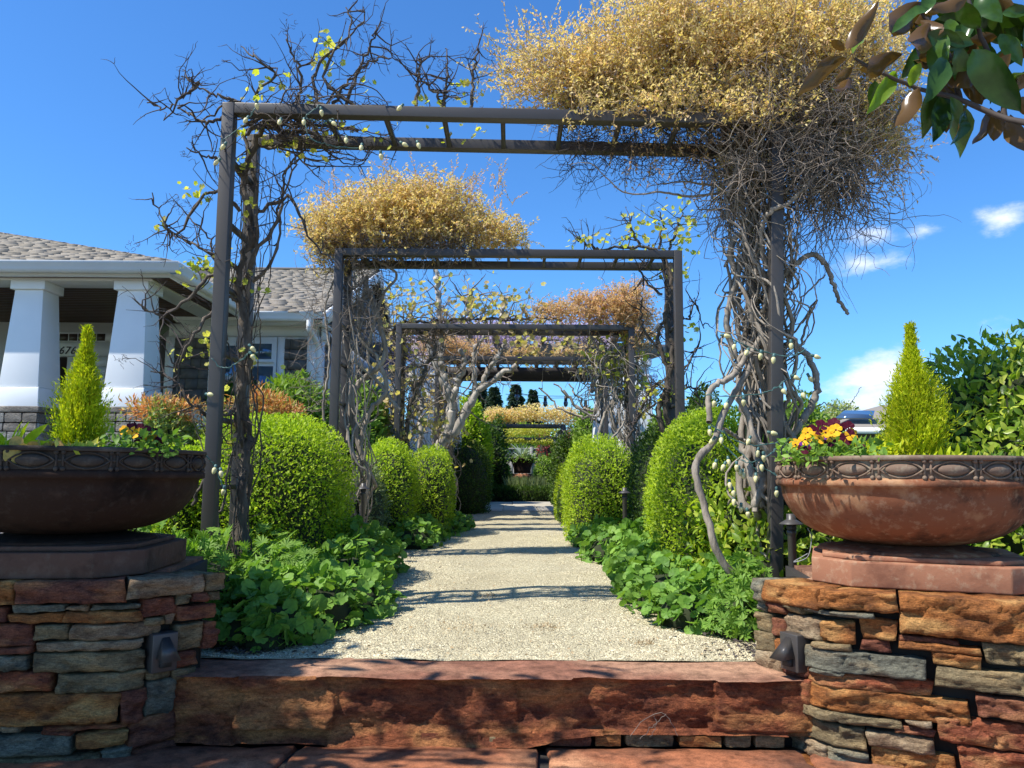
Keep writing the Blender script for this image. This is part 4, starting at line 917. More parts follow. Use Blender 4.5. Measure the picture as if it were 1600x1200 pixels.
tangle(v, xa_, xb_, D1 + .08, D1 + .36, .2, H1 + .02, 11, .003, .008, M['barkd'], flare=.10, name='thin_stem', sides=5)
n = 46; s = np.stack([R.uniform(P(370, 200, Y)[0], P(470, 200, Y)[0], n), R.uniform(D1 + .05, D1 + .36, n), R.uniform(H1 - .10, H1 + .05, n)], 1); pts = walk(s, R.normal(0, .3, (n, 3)) * (1, 1, .4) + (1, 0, 0), 34, R.uniform(.010, .030, n), .22, (.05, 0, -.0), .35)
pts[:, :, 2] = np.clip(pts[:, :, 2], H1 - .16, H1 + .16); pts[:, :, 1] = np.clip(pts[:, :, 1], D1 - .03, D1 + .45); tubes('thin_stem', [(pts, taper(n, 34, R.uniform(.003, .009, n), .002))], M['barkd'], v, 5, kind='stuff')
sp2_ = spurs(v, [p for p in pts] + [q for q in main for _ in range(8)], 260, .13, .0032, M['twigd'])
sp = sp + sp2_
# last year's dry berry stalks
n = 60; s = np.array([sp[i][-1] for i in R.randint(0, len(sp), n)]); q = np.repeat(s, 12, 0) + R.normal(0, .02, (n * 12, 3)); pts = walk(q, R.normal(0, 1, q.shape), 4, .010, .5)
tubes('dry_stalk', [(pts, np.full((len(q), 4), .0011))], M['twigd'], v, 3, kind='stuff')
grape_leafs(v, [(510, 78, Y, .030, 13), (505, 98, Y, .045, 16), (512, 60, Y, .02, 6), (398, 150, Y - .05, .04, 12), (440, 130, Y, .04, 8), (380, 215, Y, .03, 5), (383, 258, Y - .05, .035, 9), (300, 298, Y - .1, .035, 12), (318, 310, Y - .1, .03, 8), (252, 350, Y - .15, .02, 5),
               (325, 425, Y - .1, .045, 18), (300, 412, Y - .1, .03, 7), (342, 405, Y - .1, .04, 8), (292, 548, Y - .15, .04, 12), (318, 535, Y - .15, .03, 7), (322, 548, Y - .1, .03, 6), (458, 225, Y, .06, 14), (430, 205, Y, .05, 12), (395, 560, Y, .06, 8), (375, 600, Y, .05, 6),
               (735, 130, Y, .035, 9), (725, 150, Y, .04, 8), (700, 190, Y, .05, 10), (745, 200, Y, .03, 6), (660, 155, Y, .03, 6), (360, 690, Y, .06, 14), (350, 640, Y, .05, 10), (572, 125, Y, .02, 4), (478, 160, Y, .04, 6), (500, 215, Y, .07, 14), (540, 200, Y, .05, 8), (600, 205, Y, .06, 8), (388, 330, Y, .04, 7), (392, 450, Y, .05, 8), (310, 420, Y - .1, .04, 12), (680, 155, Y, .03, 6)], size=(.03, .062), single=260)

# --- arch 1 right: golden vine
v = thing('golden_vine', 'huge golden leaved vine bushing over the right half of the nearest arch', 'vine', P(1190, 890, 4.1))
Y = 4.15
golden(v, [(900, 130, Y, .34, .25, .14, 420), (1010, 110, Y, .42, .32, .26, 900), (1120, 95, Y, .46, .36, .30, 1200), (1230, 100, Y, .44, .36, .30, 1200), (1310, 120, Y, .34, .34, .30, 760), (950, 150, Y, .30, .25, .10, 360), (1080, 40, Y, .42, .28, .16, 420),
           (1240, 35, Y, .42, .28, .16, 420), (1180, 175, Y, .5, .28, .10, 520), (1340, 190, Y, .25, .26, .16, 360), (860, 110, Y, .22, .18, .16, 70), (1370, 60, Y, .22, .2, .2, 110)], M['gold'], dens=1.08)
st_ = []
for _ in range(300):
    px = R.uniform(850, 1400); st_.append((P(px, R.uniform(10, 110) + 40 * (px < 950), Y + R.uniform(-.2, .3)), np.array([R.normal(0, .4), R.normal(0, .3), 1.0])))
for _ in range(70): st_.append((P(R.uniform(790, 900), R.uniform(60, 170), Y + R.uniform(-.1, .2)), np.array([-.7, 0, R.uniform(-.1, .8)])))
wisps(v, st_, M['gold'], M['twig'], 15, .02, (0, 0, 0))
hang = [(P(R.uniform(960, 1120), 215, Y + R.uniform(-.2, .25)), np.array([R.normal(0, .25), 0, -1])) for _ in range(44)] + [(P(R.uniform(1290, 1400), R.uniform(130, 250), Y + R.uniform(-.2, .2)), np.array([R.uniform(.1, .9), 0, -.5])) for _ in range(200)]
wisps(v, hang, M['gold2'], M['twigg'], 16, .020, (0, 0, -.10), lf=.5)
# underside thatch of bare twigs
def thatch(root, boxes, mat, k=9):
    B = []
    for (pa, pb, n, step, rad) in boxes:
        s = R.uniform(np.minimum(pa, pb), np.maximum(pa, pb), (n, 3)); B.append((walk(s, R.normal(0, 1, (n, 3)) * (1, .8, .8), k, step * R.uniform(.6, 1.4, n), .3), taper(n, k, rad, rad * .4)))
    tubes('twig', B, mat, root, 3, kind='stuff')
a, b_ = P(880, 235, Y - .15), P(1290, 160, Y + .3); a[1] = Y - .12; b_[1] = Y + .35; thatch(v, [(a, b_, 1800, .026, .0022)], M['twigd'])
a, b_ = P(1120, 250, Y - .1), P(1370, 130, Y); a[1] = Y - .2; b_[1] = Y + .35; thatch(v, [(a, b_, 900, .028, .0022)], M['twigg'])
n = 70; s = np.array([P(R.uniform(1130, 1230), R.uniform(210, 330), Y + R.uniform(-.15, .2)) for _ in range(n)]); d0 = np.stack([R.normal(0, .8, n), R.normal(0, .25, n), R.uniform(.5, 1.2, n)], 1); pts = walk(s, d0, 34, R.uniform(.012, .034, n), .16, (0, 0, .0)); pts[:, :, 2] = np.minimum(pts[:, :, 2], H1 + .62)
tubes('limb', [(pts, taper(n, 34, R.uniform(.004, .010, n), .0015))], M['barkg'], v, 5, kind='stuff')
a, b_ = P(1135, 330, Y), P(1300, 150, Y); a[1] = D1 - .10; b_[1] = D1 - .005; thatch(v, [(a, b_, 380, .030, .0028)], M['twigg'], 11)
a, b_ = P(1135, 330, Y), P(1330, 190, Y); a[1] = D1 - .06; b_[1] = D1 + .35; thatch(v, [(a, b_, 420, .032, .0030)], M['barkg'], 11)
golden(v, [(1190, 180, D1 - .06, .26, .05, .09, 110), (1060, 170, D1 - .04, .3, .04, .05, 110), (950, 172, D1 - .03, .3, .04, .03, 50)], M['gold'])
# stems round the right post
xa, xb = P(1128, 500, Y)[0], P(1235, 500, Y)[0]; zb0, ztp = 0.0, P(1180, 190, Y)[2]
tangle(v, xa + .04, xb - .02, D1 + .08, D1 + .34, zb0 + .55, ztp, 27, .006, .022, M['barkg'], flare=.12)
tangle(v, xa - .02, xb + .02, D1 + .05, D1 + .36, 1.2, ztp, 42, .003, .008, M['barkg'], flare=.25, name='thin_stem', sides=5)
tangle(v, xa + .12, xb - .03, D1 + .1, D1 + .3, 0.0, 1.3, 12, .006, .018, M['barkg'])
thick = [([(1162, 915, 3.75), (1130, 880, 3.75), (1112, 835, 3.75), (1100, 790, 3.78), (1088, 745, 3.8), (1092, 715, 3.82), (1115, 690, 3.85), (1128, 650, 3.9), (1150, 610, 3.95), (1172, 570, 4.0), (1185, 520, 4.1), (1210, 460, 4.2), (1200, 400, 4.2)], .020, .014),
         ([(1108, 660, 3.85), (1110, 610, 3.88), (1140, 590, 3.92), (1165, 560, 4.0), (1190, 520, 4.05), (1200, 460, 4.1), (1180, 420, 4.1)], .016, .012),
         ([(1232, 690, 4.1), (1250, 660, 4.1), (1272, 625, 4.1), (1275, 590, 4.1), (1262, 558, 4.1), (1240, 535, 4.1), (1228, 515, 4.1)], .021, .014),
         ([(1215, 440, 4.1), (1240, 415, 4.1), (1268, 398, 4.1), (1288, 410, 4.1), (1300, 438, 4.1), (1312, 470, 4.1), (1326, 492, 4.1)], .017, .009),
         ([(1200, 860, 4.1), (1190, 820, 4.1), (1180, 790, 4.0), (1192, 750, 4.0), (1178, 700, 4.05), (1165, 640, 4.05)], .022, .016),
         ([(1210, 880, 4.1), (1207, 800, 4.1), (1190, 770, 4.05), (1205, 740, 4.0), (1222, 700, 4.05), (1230, 690, 4.1)], .018, .014),
         ([(1155, 440, 4.05), (1140, 400, 4.05), (1150, 370, 4.05), (1170, 360, 4.05), (1190, 300, 4.1), (1215, 240, 4.1), (1250, 190, 4.1)], .015, .010),
         ([(1195, 420, 4.0), (1190, 360, 3.95), (1205, 330, 3.9), (1232, 318, 3.88), (1260, 290, 3.88), (1290, 262, 3.9), (1322, 240, 3.9)], .013, .007),
         ([(1150, 560, 4.1), (1135, 500, 4.1), (1150, 440, 4.1), (1165, 380, 4.1), (1160, 300, 4.1), (1175, 230, 4.1)], .017, .011),
         ([(1250, 545, 4.15), (1262, 500, 4.15), (1275, 470, 4.15), (1240, 520, 4.2), (1250, 470, 4.2), (1290, 430, 4.15)], .007, .004),
         ([(1265, 640, 4.1), (1290, 630, 4.1), (1320, 640, 4.1), (1345, 605, 4.1)], .003, .0015), ([(1160, 640, 4.0), (1190, 665, 4.0), (1230, 660, 4.0)], .008, .006), ([(1130, 670, 3.95), (1165, 690, 4.0), (1205, 700, 4.0)], .010, .007)]
for pts, r0, r1 in thick:
    p = px_path(pts, 48, .003); tubes('stem', [(p[None], taper(1, 48, r0, r1) * (1 + .10 * R.normal(0, 1, (1, 48)).clip(-1, 1)))], M['barkg'], v, 8)
# loose curtain of bare twigs right of the post
n = 230; s = np.array([P(R.uniform(1235, 1345), R.uniform(215, 300), Y + R.uniform(-.2, .2)) for _ in range(n)]); pts = walk(s, R.normal(0, .5, (n, 3)) + (0, 0, -1), 26, R.uniform(.012, .032, n), .28, (-.012, 0, -.05))
tubes('thin_stem', [(pts, taper(n, 26, .0035, .0009))], M['twigg'], v, 4, kind='stuff')
n = 110; s = np.array([P(R.uniform(1120, 1160), R.uniform(230, 330), Y + R.uniform(-.15, .2)) for _ in range(n)]); pts = walk(s, R.normal(0, .4, (n, 3)) + (-.25, 0, -1), 24, R.uniform(.010, .026, n), .26, (.01, 0, -.05))
tubes('thin_stem', [(pts, taper(n, 24, .003, .0008))], M['twigg'], v, 4, kind='stuff')
golden(v, [(1160, 290, Y, .08, .08, .16, 60), (1170, 250, Y, .12, .1, .1, 60), (1350, 235, Y, .16, .15, .10, 150)], M['gold'], dens=.8)

# --- arch 2: golden vine left, grape right
def side_vine(arch_l, arch_d, blobs, label, mat, nstem, dens, px_post, ztop, w=.16, thin=True):
    v = thing('golden_vine', label, 'vine', P(px_post, 744, arch_d + .2) * np.array([1, 1, 0])); golden(v, blobs, mat, dens=dens, leaf=(.018, .034), twm=M['twig'])
    x = P(px_post, 744, arch_d + .2)[0]
    tangle(v, x - w, x + w, arch_d + .05, arch_d + .4, 0, ztop, nstem, .005, .022, M['barkg'], flare=.10); return v
Y2 = A2d + .2
v = side_vine(A2L, A2d, [(530, 360, Y2, .30, .3, .20, 700), (600, 350, Y2, .40, .32, .26, 1100), (680, 345, Y2, .40, .32, .24, 1000), (750, 370, Y2, .34, .28, .12, 500), (640, 320, Y2, .5, .3, .22, 500), (790, 378, Y2, .2, .2, .06, 80), (520, 395, Y2, .16, .25, .16, 160)],
              'golden leaved vine heaped on the left corner of the second arch', M['gold'], 17, .9, 553, HT)
st_ = [(P(R.uniform(495, 800), R.uniform(290, 350), Y2 + R.uniform(-.2, .2)), np.array([R.normal(0, .3), 0, 1.0])) for _ in range(130)]; wisps(v, st_, M['gold2'], M['twig'], 13, .024, (0, 0, 0), leaf=(.018, .032))
a, b_ = P(495, 400, Y2), P(740, 375, Y2); a[1] = A2d; b_[1] = A2d + .4; thatch(v, [(a, b_, 900, .03, .003)], M['twigg'])
a, b_ = P(540, 520, Y2), P(600, 400, Y2); a[1] = A2d; b_[1] = A2d + .4; thatch(v, [(a, b_, 220, .04, .004)], M['twigg'])
n = 70; s = np.array([P(R.uniform(490, 520), R.uniform(400, 640), Y2) for _ in range(n)]); pts = walk(s, R.normal(0, .5, (n, 3)) + (-.6, 0, -.3), 14, .03, .25); tubes('thin_stem', [(pts, taper(n, 14, .003, .001))], M['twigg'], v, 4, kind='stuff')
for pts, r0, r1 in [([(566, 720, Y2), (548, 640, Y2), (560, 600, Y2), (600, 560, Y2), (592, 500, Y2), (570, 440, Y2)], .03, .018), ([(560, 700, Y2), (580, 640, Y2), (605, 610, Y2), (590, 560, Y2), (560, 520, Y2), (575, 430, Y2)], .022, .014), ([(625, 640, Y2), (600, 610, Y2), (575, 560, Y2), (595, 470, Y2), (620, 430, Y2), (585, 405, Y2)], .016, .01), ([(515, 700, Y2 - .1), (505, 640, Y2 - .1), (515, 560, Y2 - .1), (508, 480, Y2), (525, 430, Y2)], .012, .008)]:
    p = px_path(pts, 40, .004); tubes('stem', [(p[None], taper(1, 40, r0, r1))], M['barkg'], v, 7)
v = thing('grape_vine', 'dark grape vine with pale young leaves on the right of the second arch', 'vine', P(1055, 744, Y2) * np.array([1, 1, 0]))
main = [px_path([(1055, 700, Y2), (1040, 620, Y2), (1052, 560, Y2), (1040, 500, Y2), (1050, 440, Y2), (1030, 395, Y2), (990, 385, Y2), (930, 392, Y2)], 60, .008), px_path([(1048, 700, Y2), (1030, 640, Y2), (1045, 590, Y2), (1030, 530, Y2), (1042, 470, Y2), (1035, 400, Y2)], 60, .008)]
arms = [px_path(p, 20, .008) for p in ([(1050, 470, Y2), (1075, 500, Y2), (1085, 475, Y2), (1100, 515, Y2)], [(1035, 460, Y2), (1010, 440, Y2), (1000, 420, Y2), (1012, 405, Y2)], [(1060, 600, Y2), (1080, 560, Y2), (1095, 530, Y2)], [(1060, 600, Y2), (1085, 610, Y2), (1095, 640, Y2)],
        [(1030, 390, Y2), (1035, 350, Y2), (1030, 330, Y2)], [(1045, 390, Y2), (1060, 350, Y2), (1072, 320, Y2)], [(1040, 560, Y2), (1010, 520, Y2), (1000, 480, Y2), (1005, 440, Y2)], [(1000, 640, Y2), (1025, 600, Y2), (1045, 620, Y2)], [(980, 690, Y2), (1000, 650, Y2), (1040, 620, Y2)], [(935, 390, Y2), (915, 380, Y2), (900, 370, Y2)], [(1000, 385, Y2), (985, 350, Y2), (990, 335, Y2)])]
tubes('trunk', [(np.array(main), taper(2, 60, .028, .01))], M['barkd'], v, 7); tubes('branch', [(np.array(arms), taper(len(arms), 20, .012, .004))], M['barkd'], v, 6)
spurs(v, main + arms, 150, .26, .006, M['twigd'])
grape_leafs(v, [(1060, 330, Y2, .08, 26), (1075, 355, Y2, .07, 20), (1055, 375, Y2, .09, 30), (1005, 350, Y2, .08, 26), (985, 365, Y2, .08, 20), (910, 375, Y2, .06, 16), (935, 380, Y2, .06, 12), (1070, 430, Y2, .05, 10), (1040, 430, Y2, .05, 8), (1075, 520, Y2, .04, 10), (1060, 610, Y2, .06, 16), (1045, 560, Y2, .04, 8), (1020, 620, Y2, .05, 14), (1000, 640, Y2, .04, 8), (990, 395, Y2, .05, 8)], size=(.045, .085), single=200)

# --- arch 3
Y3 = A3d + .2
v = thing('grape_vine', 'grape vine with tan and yellow leaves on the left of the third arch', 'vine', P(625, 744, Y3) * np.array([1, 1, 0]))
main = [px_path([(625, 800, Y3), (632, 720, Y3), (618, 640, Y3), (630, 560, Y3), (620, 510, Y3), (700, 500, Y3), (800, 498, Y3), (880, 500, Y3)], 70, .015), px_path([(630, 790, Y3), (640, 640, Y3), (660, 590, Y3), (680, 540, Y3), (690, 505, Y3)], 40, .015)]
tubes('trunk', [(p[None], taper(1, len(p), .035, .012)) for p in main], M['barkd'], v, 7)
spurs(v, main, 330, .42, .009, M['twigg'])
grape_leafs(v, [(625, 470, Y3, .14, 60), (640, 490, Y3, .16, 60), (625, 540, Y3, .14, 44), (615, 590, Y3, .14, 44), (640, 560, Y3, .12, 20), (612, 640, Y3, .14, 50), (640, 600, Y3, .10, 16), (625, 690, Y3, .16, 50), (610, 730, Y3, .18, 60), (640, 760, Y3, .12, 24), (700, 490, Y3, .20, 60), (745, 480, Y3, .16, 50), (790, 485, Y3, .20, 70), (830, 490, Y3, .15, 50), (735, 465, Y3, .08, 24), (780, 468, Y3, .08, 24), (680, 660, Y3, .1, 40)], M['grapedull'], (.06, .11), 240)
v = side_vine(A3R, A3d, [(985, 480, Y3, .22, .3, .26, 420), (960, 490, Y3, .34, .3, .22, 440), (910, 485, Y3, .34, .28, .14, 300), (865, 492, Y3, .26, .25, .10, 150), (1000, 520, Y3, .2, .25, .3, 260)], 'salmon gold vine on the right corner of the third arch', M['gold2'], 46, 1.2, 985, 2.55, .2)
grape_leafs(v, [(960, 580, Y3, .14, 40), (950, 560, Y3, .2, 50), (990, 570, Y3, .12, 20), (1000, 600, Y3, .1, 16), (975, 540, Y3, .2, 50)], M['grape'], (.07, .11), 120)
n = 120; s = np.array([P(R.uniform(900, 1000), R.uniform(520, 600), Y3 + R.uniform(0, .3)) for _ in range(n)]); pts = walk(s, R.normal(0, .6, (n, 3)) + (0, 0, -.8), 18, .045, .25, (0, 0, -.02)); tubes('thin_stem', [(pts, taper(n, 18, .008, .002))], M['barkg'], v, 4, kind='stuff')
for pts, r0 in [([(975, 690, Y3), (955, 650, Y3), (965, 610, Y3), (985, 590, Y3), (980, 540, Y3)], .03), ([(935, 680, Y3), (948, 640, Y3), (965, 620, Y3), (940, 580, Y3), (955, 540, Y3)], .022), ([(880, 610, Y3), (905, 640, Y3), (935, 650, Y3), (930, 600, Y3), (945, 560, Y3)], .018), ([(935, 725, Y3 - .4), (940, 700, Y3 - .4), (970, 670, Y3 - .3), (978, 640, Y3 - .2)], .018)]:
    p = px_path(pts, 30, .008); tubes('stem', [(p[None], taper(1, 30, r0, r0 * .6))], M['barkg'], v, 7)
# --- arch 4
Y4 = A4d + .2
v = side_vine(A4L, A4d, [(690, 545, Y4, .28, .3, .17, 240), (730, 549, Y4, .26, .3, .09, 150), (800, 553, Y4, .5, .28, .03, 60), (900, 553, Y4, .4, .28, .03, 50)], 'low salmon vine along the top of the fourth arch', M['gold2'], 40, 1.5, 690, 2.5, .25)
grape_leafs(v, [(690, 600, Y4, .2, 60), (675, 650, Y4, .25, 80), (690, 700, Y4, .25, 60), (820, 538, Y4, .14, 40), (880, 535, Y4, .12, 30), (935, 560, Y4, .2, 60)], M['grapedull'], (.09, .14), 0)

# ================================================================== STRING LIGHTS
def bulb_meshes():
    b_ = MB().lathe([(.0075, 0), (.0125, -.008), (.0135, -.014), (.011, -.026), (.005, -.037), (.001, -.040)], (0, 0, 0), 8).mesh('bulb', M['bulb'])
    s_ = MB().lathe([(.006, .020), (.0085, .018), (.0085, -.001), (.0075, -.002)], (0, 0, 0), 8).mesh('socket', M['wire_g'], True); return b_, s_
BM, SM = bulb_meshes()
def string_lights(label, paths, bulbs, depth):
    root = thing('string_lights', label, 'string lights', P(*bulbs[0][:2], depth))
    B = []
    for pp in paths:
        p = px_path([(a, b_, depth + R.uniform(-.03, .03)) for a, b_ in pp], 30, .002); B.append((p[None], np.full((1, 30), .0022))); B.append(((p + R.normal(0, .003, p.shape))[None], np.full((1, 30), .0018)))
    tubes('wire', B, M['wire_g'], root, 5)
    for (px, py, an) in bulbs:
        p = P(px, py - 4, depth - .03 + R.uniform(-.02, .02)); Mx = Matrix.Translation(p) @ Matrix.Rotation(math.radians(an) + R.normal(0, .15), 4, 'Y') @ Matrix.Rotation(R.uniform(-.5, .3), 4, 'X') @ Matrix.Scale(.86, 4)
        o = link('bulb', BM, root, Mx); link('socket', SM, o, Mx)
string_lights('pale frosted bulbs on teal wire wound round the right post of the nearest arch',
    [[(1140, 528), (1165, 540), (1200, 552), (1235, 556), (1260, 545)], [(1100, 618), (1150, 619), (1200, 612), (1220, 600), (1245, 580), (1258, 556)], [(1110, 662), (1135, 680), (1170, 695), (1210, 692), (1235, 685)],
     [(1118, 682), (1140, 705), (1165, 722), (1195, 715), (1212, 700)], [(1180, 720), (1200, 735), (1225, 748), (1250, 752)], [(1258, 568), (1252, 590), (1245, 612)], [(1130, 672), (1150, 700), (1175, 725), (1185, 740)]],
    [(1148, 542, 20), (1168, 552, 25), (1189, 556, 5), (1209, 562, 15), (1131, 528, -60), (1240, 592, -60), (1222, 612, -40), (1236, 540, 0), (1272, 560, -80), (1253, 618, -30), (1117, 630, 5), (1136, 634, 20), (1162, 628, 5), (1264, 592, -40), (1109, 675, 0), (1115, 690, 40), (1127, 688, 10), (1132, 730, 35), (1138, 722, 0),
     (1118, 727, 30), (1140, 758, -5), (1151, 730, 5), (1155, 737, 0), (1161, 742, 5), (1171, 690, 25), (1184, 708, 10), (1193, 715, -5), (1190, 730, 5), (1181, 748, 20), (1204, 680, -70), (1147, 784, 10), (1158, 795, 5), (1168, 803, -5), (1213, 770, 5), (1145, 770, 0), (1222, 735, 10)], 3.82)
string_lights('pale frosted bulbs on wire wound round the left post and top of the nearest arch',
    [[(401, 164), (385, 190), (348, 222), (340, 252)], [(500, 164), (478, 182), (500, 190), (522, 186)], [(475, 185), (485, 215), (520, 228), (560, 232)], [(330, 560), (350, 575), (380, 560), (392, 545)], [(320, 710), (336, 730), (352, 770)]],
    [(401, 165, 0), (386, 189, 20), (351, 230, 20), (341, 255, 25), (438, 192, 0), (475, 192, 5), (502, 176, 0), (519, 195, -60), (541, 220, 10), (565, 232, 10), (595, 244, 5), (629, 228, -50), (653, 228, -15), (627, 170, 30), (392, 546, -40), (393, 558, -30), (325, 620, -70), (307, 718, -60), (336, 735, 5), (350, 768, 5), (345, 740, 0)], 3.86)

# ================================================================== PATH LAMPS
def path_lamp(px, pytop, depth, label, h=None):
    t_ = P(px, pytop, depth); x, y, zt = t_; root = thing('path_lamp', label, 'path lamp', (x, y, 0), 'bronze path lamps')
    MB().lathe([(.020, 0), (.018, .1), (.018, zt - .09), (.022, zt - .085), (.022, zt - .075), (.018, zt - .07)], (x, y, 0), 14).obj('stake', M['steel'], root, smooth=True)
    MB().lathe([(.016, zt - .07), (.021, zt - .065), (.021, zt - .045)], (x, y, 0), 14).obj('lens', M['dark'], root)
    MB().lathe([(.052, zt - .045), (.050, zt - .041), (.025, zt - .026), (.020, zt - .022), (.020, zt), (.001, zt + .001)], (x, y, 0), 20).obj('hat', M['steel'], root, smooth=True)
path_lamp(1236, 803, 3.55, 'bronze path lamp beside the right post of the nearest arch')
path_lamp(568, 755, 6.3, 'dark path lamp left of the path beyond the near boxwood')
path_lamp(976, 762, 6.6, 'bronze path lamp right of the path before the middle boxwood')
path_lamp(8, 826, 3.75, 'bronze path lamp behind the left urn at the photo edge')
# irrigation wire loop by the right urn
p = px_path([(1262, 865, 3.3), (1240, 878, 3.35), (1262, 870, 3.3), (1268, 840, 3.3), (1262, 825, 3.3)], 24); wl = link('drip_line', tubes_mesh('drip_line', [(p[None], np.full((1, 24), .002))], M['wire'], 5)); tag(wl, 'thin grey drip line looping up to the right urn', 'wire')

# ================================================================== BOXWOOD AND BEDS
G1 = 'clipped boxwood mounds along the path'
def bx_at(px0, px1, pytop, y, dy, label, n, size, mat, seed, power=2.8, name='boxwood_bush', cat='bush', group=G1, lump=.06, T=T_small, single=0, ztopo=None):
    a = P(px0, pytop, y); b_ = P(px1, pytop, y); zt = a[2]; cx = (a[0] + b_[0]) / 2; rx = (b_[0] - a[0]) / 2
    return superbush(name, label, cat, (cx, y, zt * .40), (rx, dy, zt * .60), int(n * 1.05), size * 1.12, mat, group, power=power, seed=seed, lump=lump * 1.7, T=T, single=single, shell=(.80, 1.09))
bx_at(322, 542, 655, 5.15, .62, 'large bright boxwood mound right behind the left post of the nearest arch', 30000, .021, M['box'], 1)
bx_at(268, 350, 700, 4.9, .45, 'bright boxwood left of the nearest arch, behind the left urn', 11000, .021, M['box'], 2)
bx_at(1022, 1200, 652, 5.05, .70, 'large boxwood mound behind the right post of the nearest arch', 30000, .021, M['box'], 3)
bx_at(560, 650, 695, 8.2, .6, 'boxwood mound left of the path by the third arch', 11000, .026, M['box'], 4)
bx_at(642, 708, 702, 9.4, .6, 'small boxwood mound just right of the third arch left post', 8000, .026, M['box'], 5)
bx_at(884, 985, 690, 8.6, .8, 'boxwood mound right of the path before the third arch', 15000, .026, M['box'], 6)
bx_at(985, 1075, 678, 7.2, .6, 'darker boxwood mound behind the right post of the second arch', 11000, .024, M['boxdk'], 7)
bx_at(868, 905, 730, 12.5, .5, 'farthest bright boxwood mound right of the path', 4000, .03, M['box'], 8)
bx_at(690, 768, 690, 14.8, .8, 'very dark rounded bush left of the far path end', 9000, .035, M['boxdk'], 9, power=2.2)  # dark leaf colour paints in the shade under the tree
bx_at(872, 890, 765, 12.0, .3, 'tiny dark bush at the right edge of the far path', 1500, .03, M['boxdk'], 10)

def clump(name, label, cat, mounds, n, T, mat, size, seed, single, group=None, stalk=True, tilt=(-.25, -.25, .9), spread=.35):
    rs = np.random.RandomState(seed); root = thing(name, label, cat, (mounds[0][0], mounds[0][1], 0), group)
    w = np.array([m_[2] * m_[3] for m_ in mounds]); w = w / w.sum(); pos = []; Nn = []; D = []
    for m_, ww in zip(mounds, w):
        k = int(n * ww); d = norm(rs.normal(0, 1, (k, 3))); d[:, 2] = np.abs(d[:, 2]); c = np.array([m_[0], m_[1], 0]); rr = rs.uniform(.72, 1.05, (k, 1))
        pos.append(c + d * (m_[2], m_[3], m_[4]) * rr + (0, 0, .02)); o = norm(d / np.array([m_[2], m_[3], m_[4]])); Nn.append(norm(o * .75 + np.array(tilt) * .8 + rs.normal(0, spread, (k, 3)))); D.append(norm(o * .6 + rs.normal(0, .7, (k, 3)) - (0, 0, .2)))
    pos = np.concatenate(pos); Nn = np.concatenate(Nn); D = np.concatenate(D); leaves(root, 'leaf', T, pos, D, Nn, size * rs.uniform(.45, 1.2, len(pos)), mat, single, False)
    if stalk:
        k = min(len(pos), 500); j = rs.permutation(len(pos))[:k]; b0 = pos[j] * (1, 1, 0); cc = np.array([[m_[0], m_[1]] for m_ in mounds]); near = cc[((pos[j][:, None, :2] - cc[None]) ** 2).sum(-1).argmin(1)]
        b0[:, :2] = near + (pos[j][:, :2] - near) * .4; mid = (b0 + pos[j]) / 2 + (0, 0, .03); tubes('stalk', [(np.stack([b0, mid, pos[j]], 1), np.full((k, 3), .002))], mat, root, 4, kind='stuff')
    mb = MB()
    for m_ in mounds:
        mb.lathe([(m_[2] * .7, 0.0), (m_[2] * .66, m_[4] * .3), (m_[2] * .45, m_[4] * .6), (.01, m_[4] * .72)], (0, 0, 0), 14); 
        for i in range(len(mb.v) - 56, len(mb.v)): x, y, z = mb.v[i]; mb.v[i] = (m_[0] + x, m_[1] + y * m_[3] / m_[2], z + .004)
    mb.obj('inner_foliage', M['core_g'], root, smooth=True, kind='stuff'); return root
TM = T_lobed(7, .20, .28, 3, .35)
def g2(px, py, z=0): q = G(px, py, z); return q[0], q[1]
x, y = g2(400, 1020)
clump('mallow_plant', 'big leaved mallow clump spilling over the left end of the step', 'mallow', [(x + .02, y + .17, .22, .18, .20), (x + .10, y + .52, .24, .26, .26), (x + .22, y + .85, .2, .25, .22), (x - .12, y + .42, .18, .22, .27), (x - .10, y + .08, .16, .10, .15), (x + .02, y + .03, .12, .08, .10)], 900, TM, M['mallow'], .085, 1, 240)
clump('mallow_plant', 'shaded mallow clump at the foot of the large left boxwood', 'mallow', [(-.92, 4.65, .26, .35, .30), (-1.0, 5.2, .26, .4, .40), (-.98, 5.7, .26, .35, .28), (-.95, 4.25, .16, .2, .2)], 1000, TM, M['mallow'], .088, 2, 200)
clump('cutleaf_plant', 'feathery cut leaved plants in a mass behind the left pier', 'perennial', [(-1.45, 3.75, .35, .35, .40), (-1.1, 3.85, .32, .3, .34), (-1.75, 3.9, .35, .3, .42), (-1.35, 4.3, .4, .3, .38)], 1500, T_cut(9, .10), M['geran'], .12, 3, 150, tilt=(-.3, -.5, .8))
clump('mallow_plant', 'mallow clump under the third arch left of the path', 'mallow', [(-.95, 8.4, .3, .5, .26), (-.85, 9.4, .3, .5, .24), (-.9, 7.6, .25, .3, .25), (-.7, 10.2, .25, .4, .2)], 1000, TM, M['mallow'], .09, 4, 0)
x, y = g2(1120, 1000)
clump('mallow_plant', 'bright mallow clump on the right beside the step', 'mallow', [(x - .02, y + .35, .24, .28, .20), (x - .05, y + .75, .24, .30, .26), (x + .17, y + .50, .2, .3, .30), (x - .10, y + 1.1, .2, .3, .22)], 860, TM, M['mallow'], .085, 5, 240)
clump('cutleaf_plant', 'bright cut leaved plant against the side of the right pier', 'perennial', [(x + .12, y + .10, .15, .18, .22), (x + .22, y + .30, .14, .2, .30)], 560, T_cut(7, .13), M['geran'], .095, 6, 120, tilt=(-.3, -.5, .8))
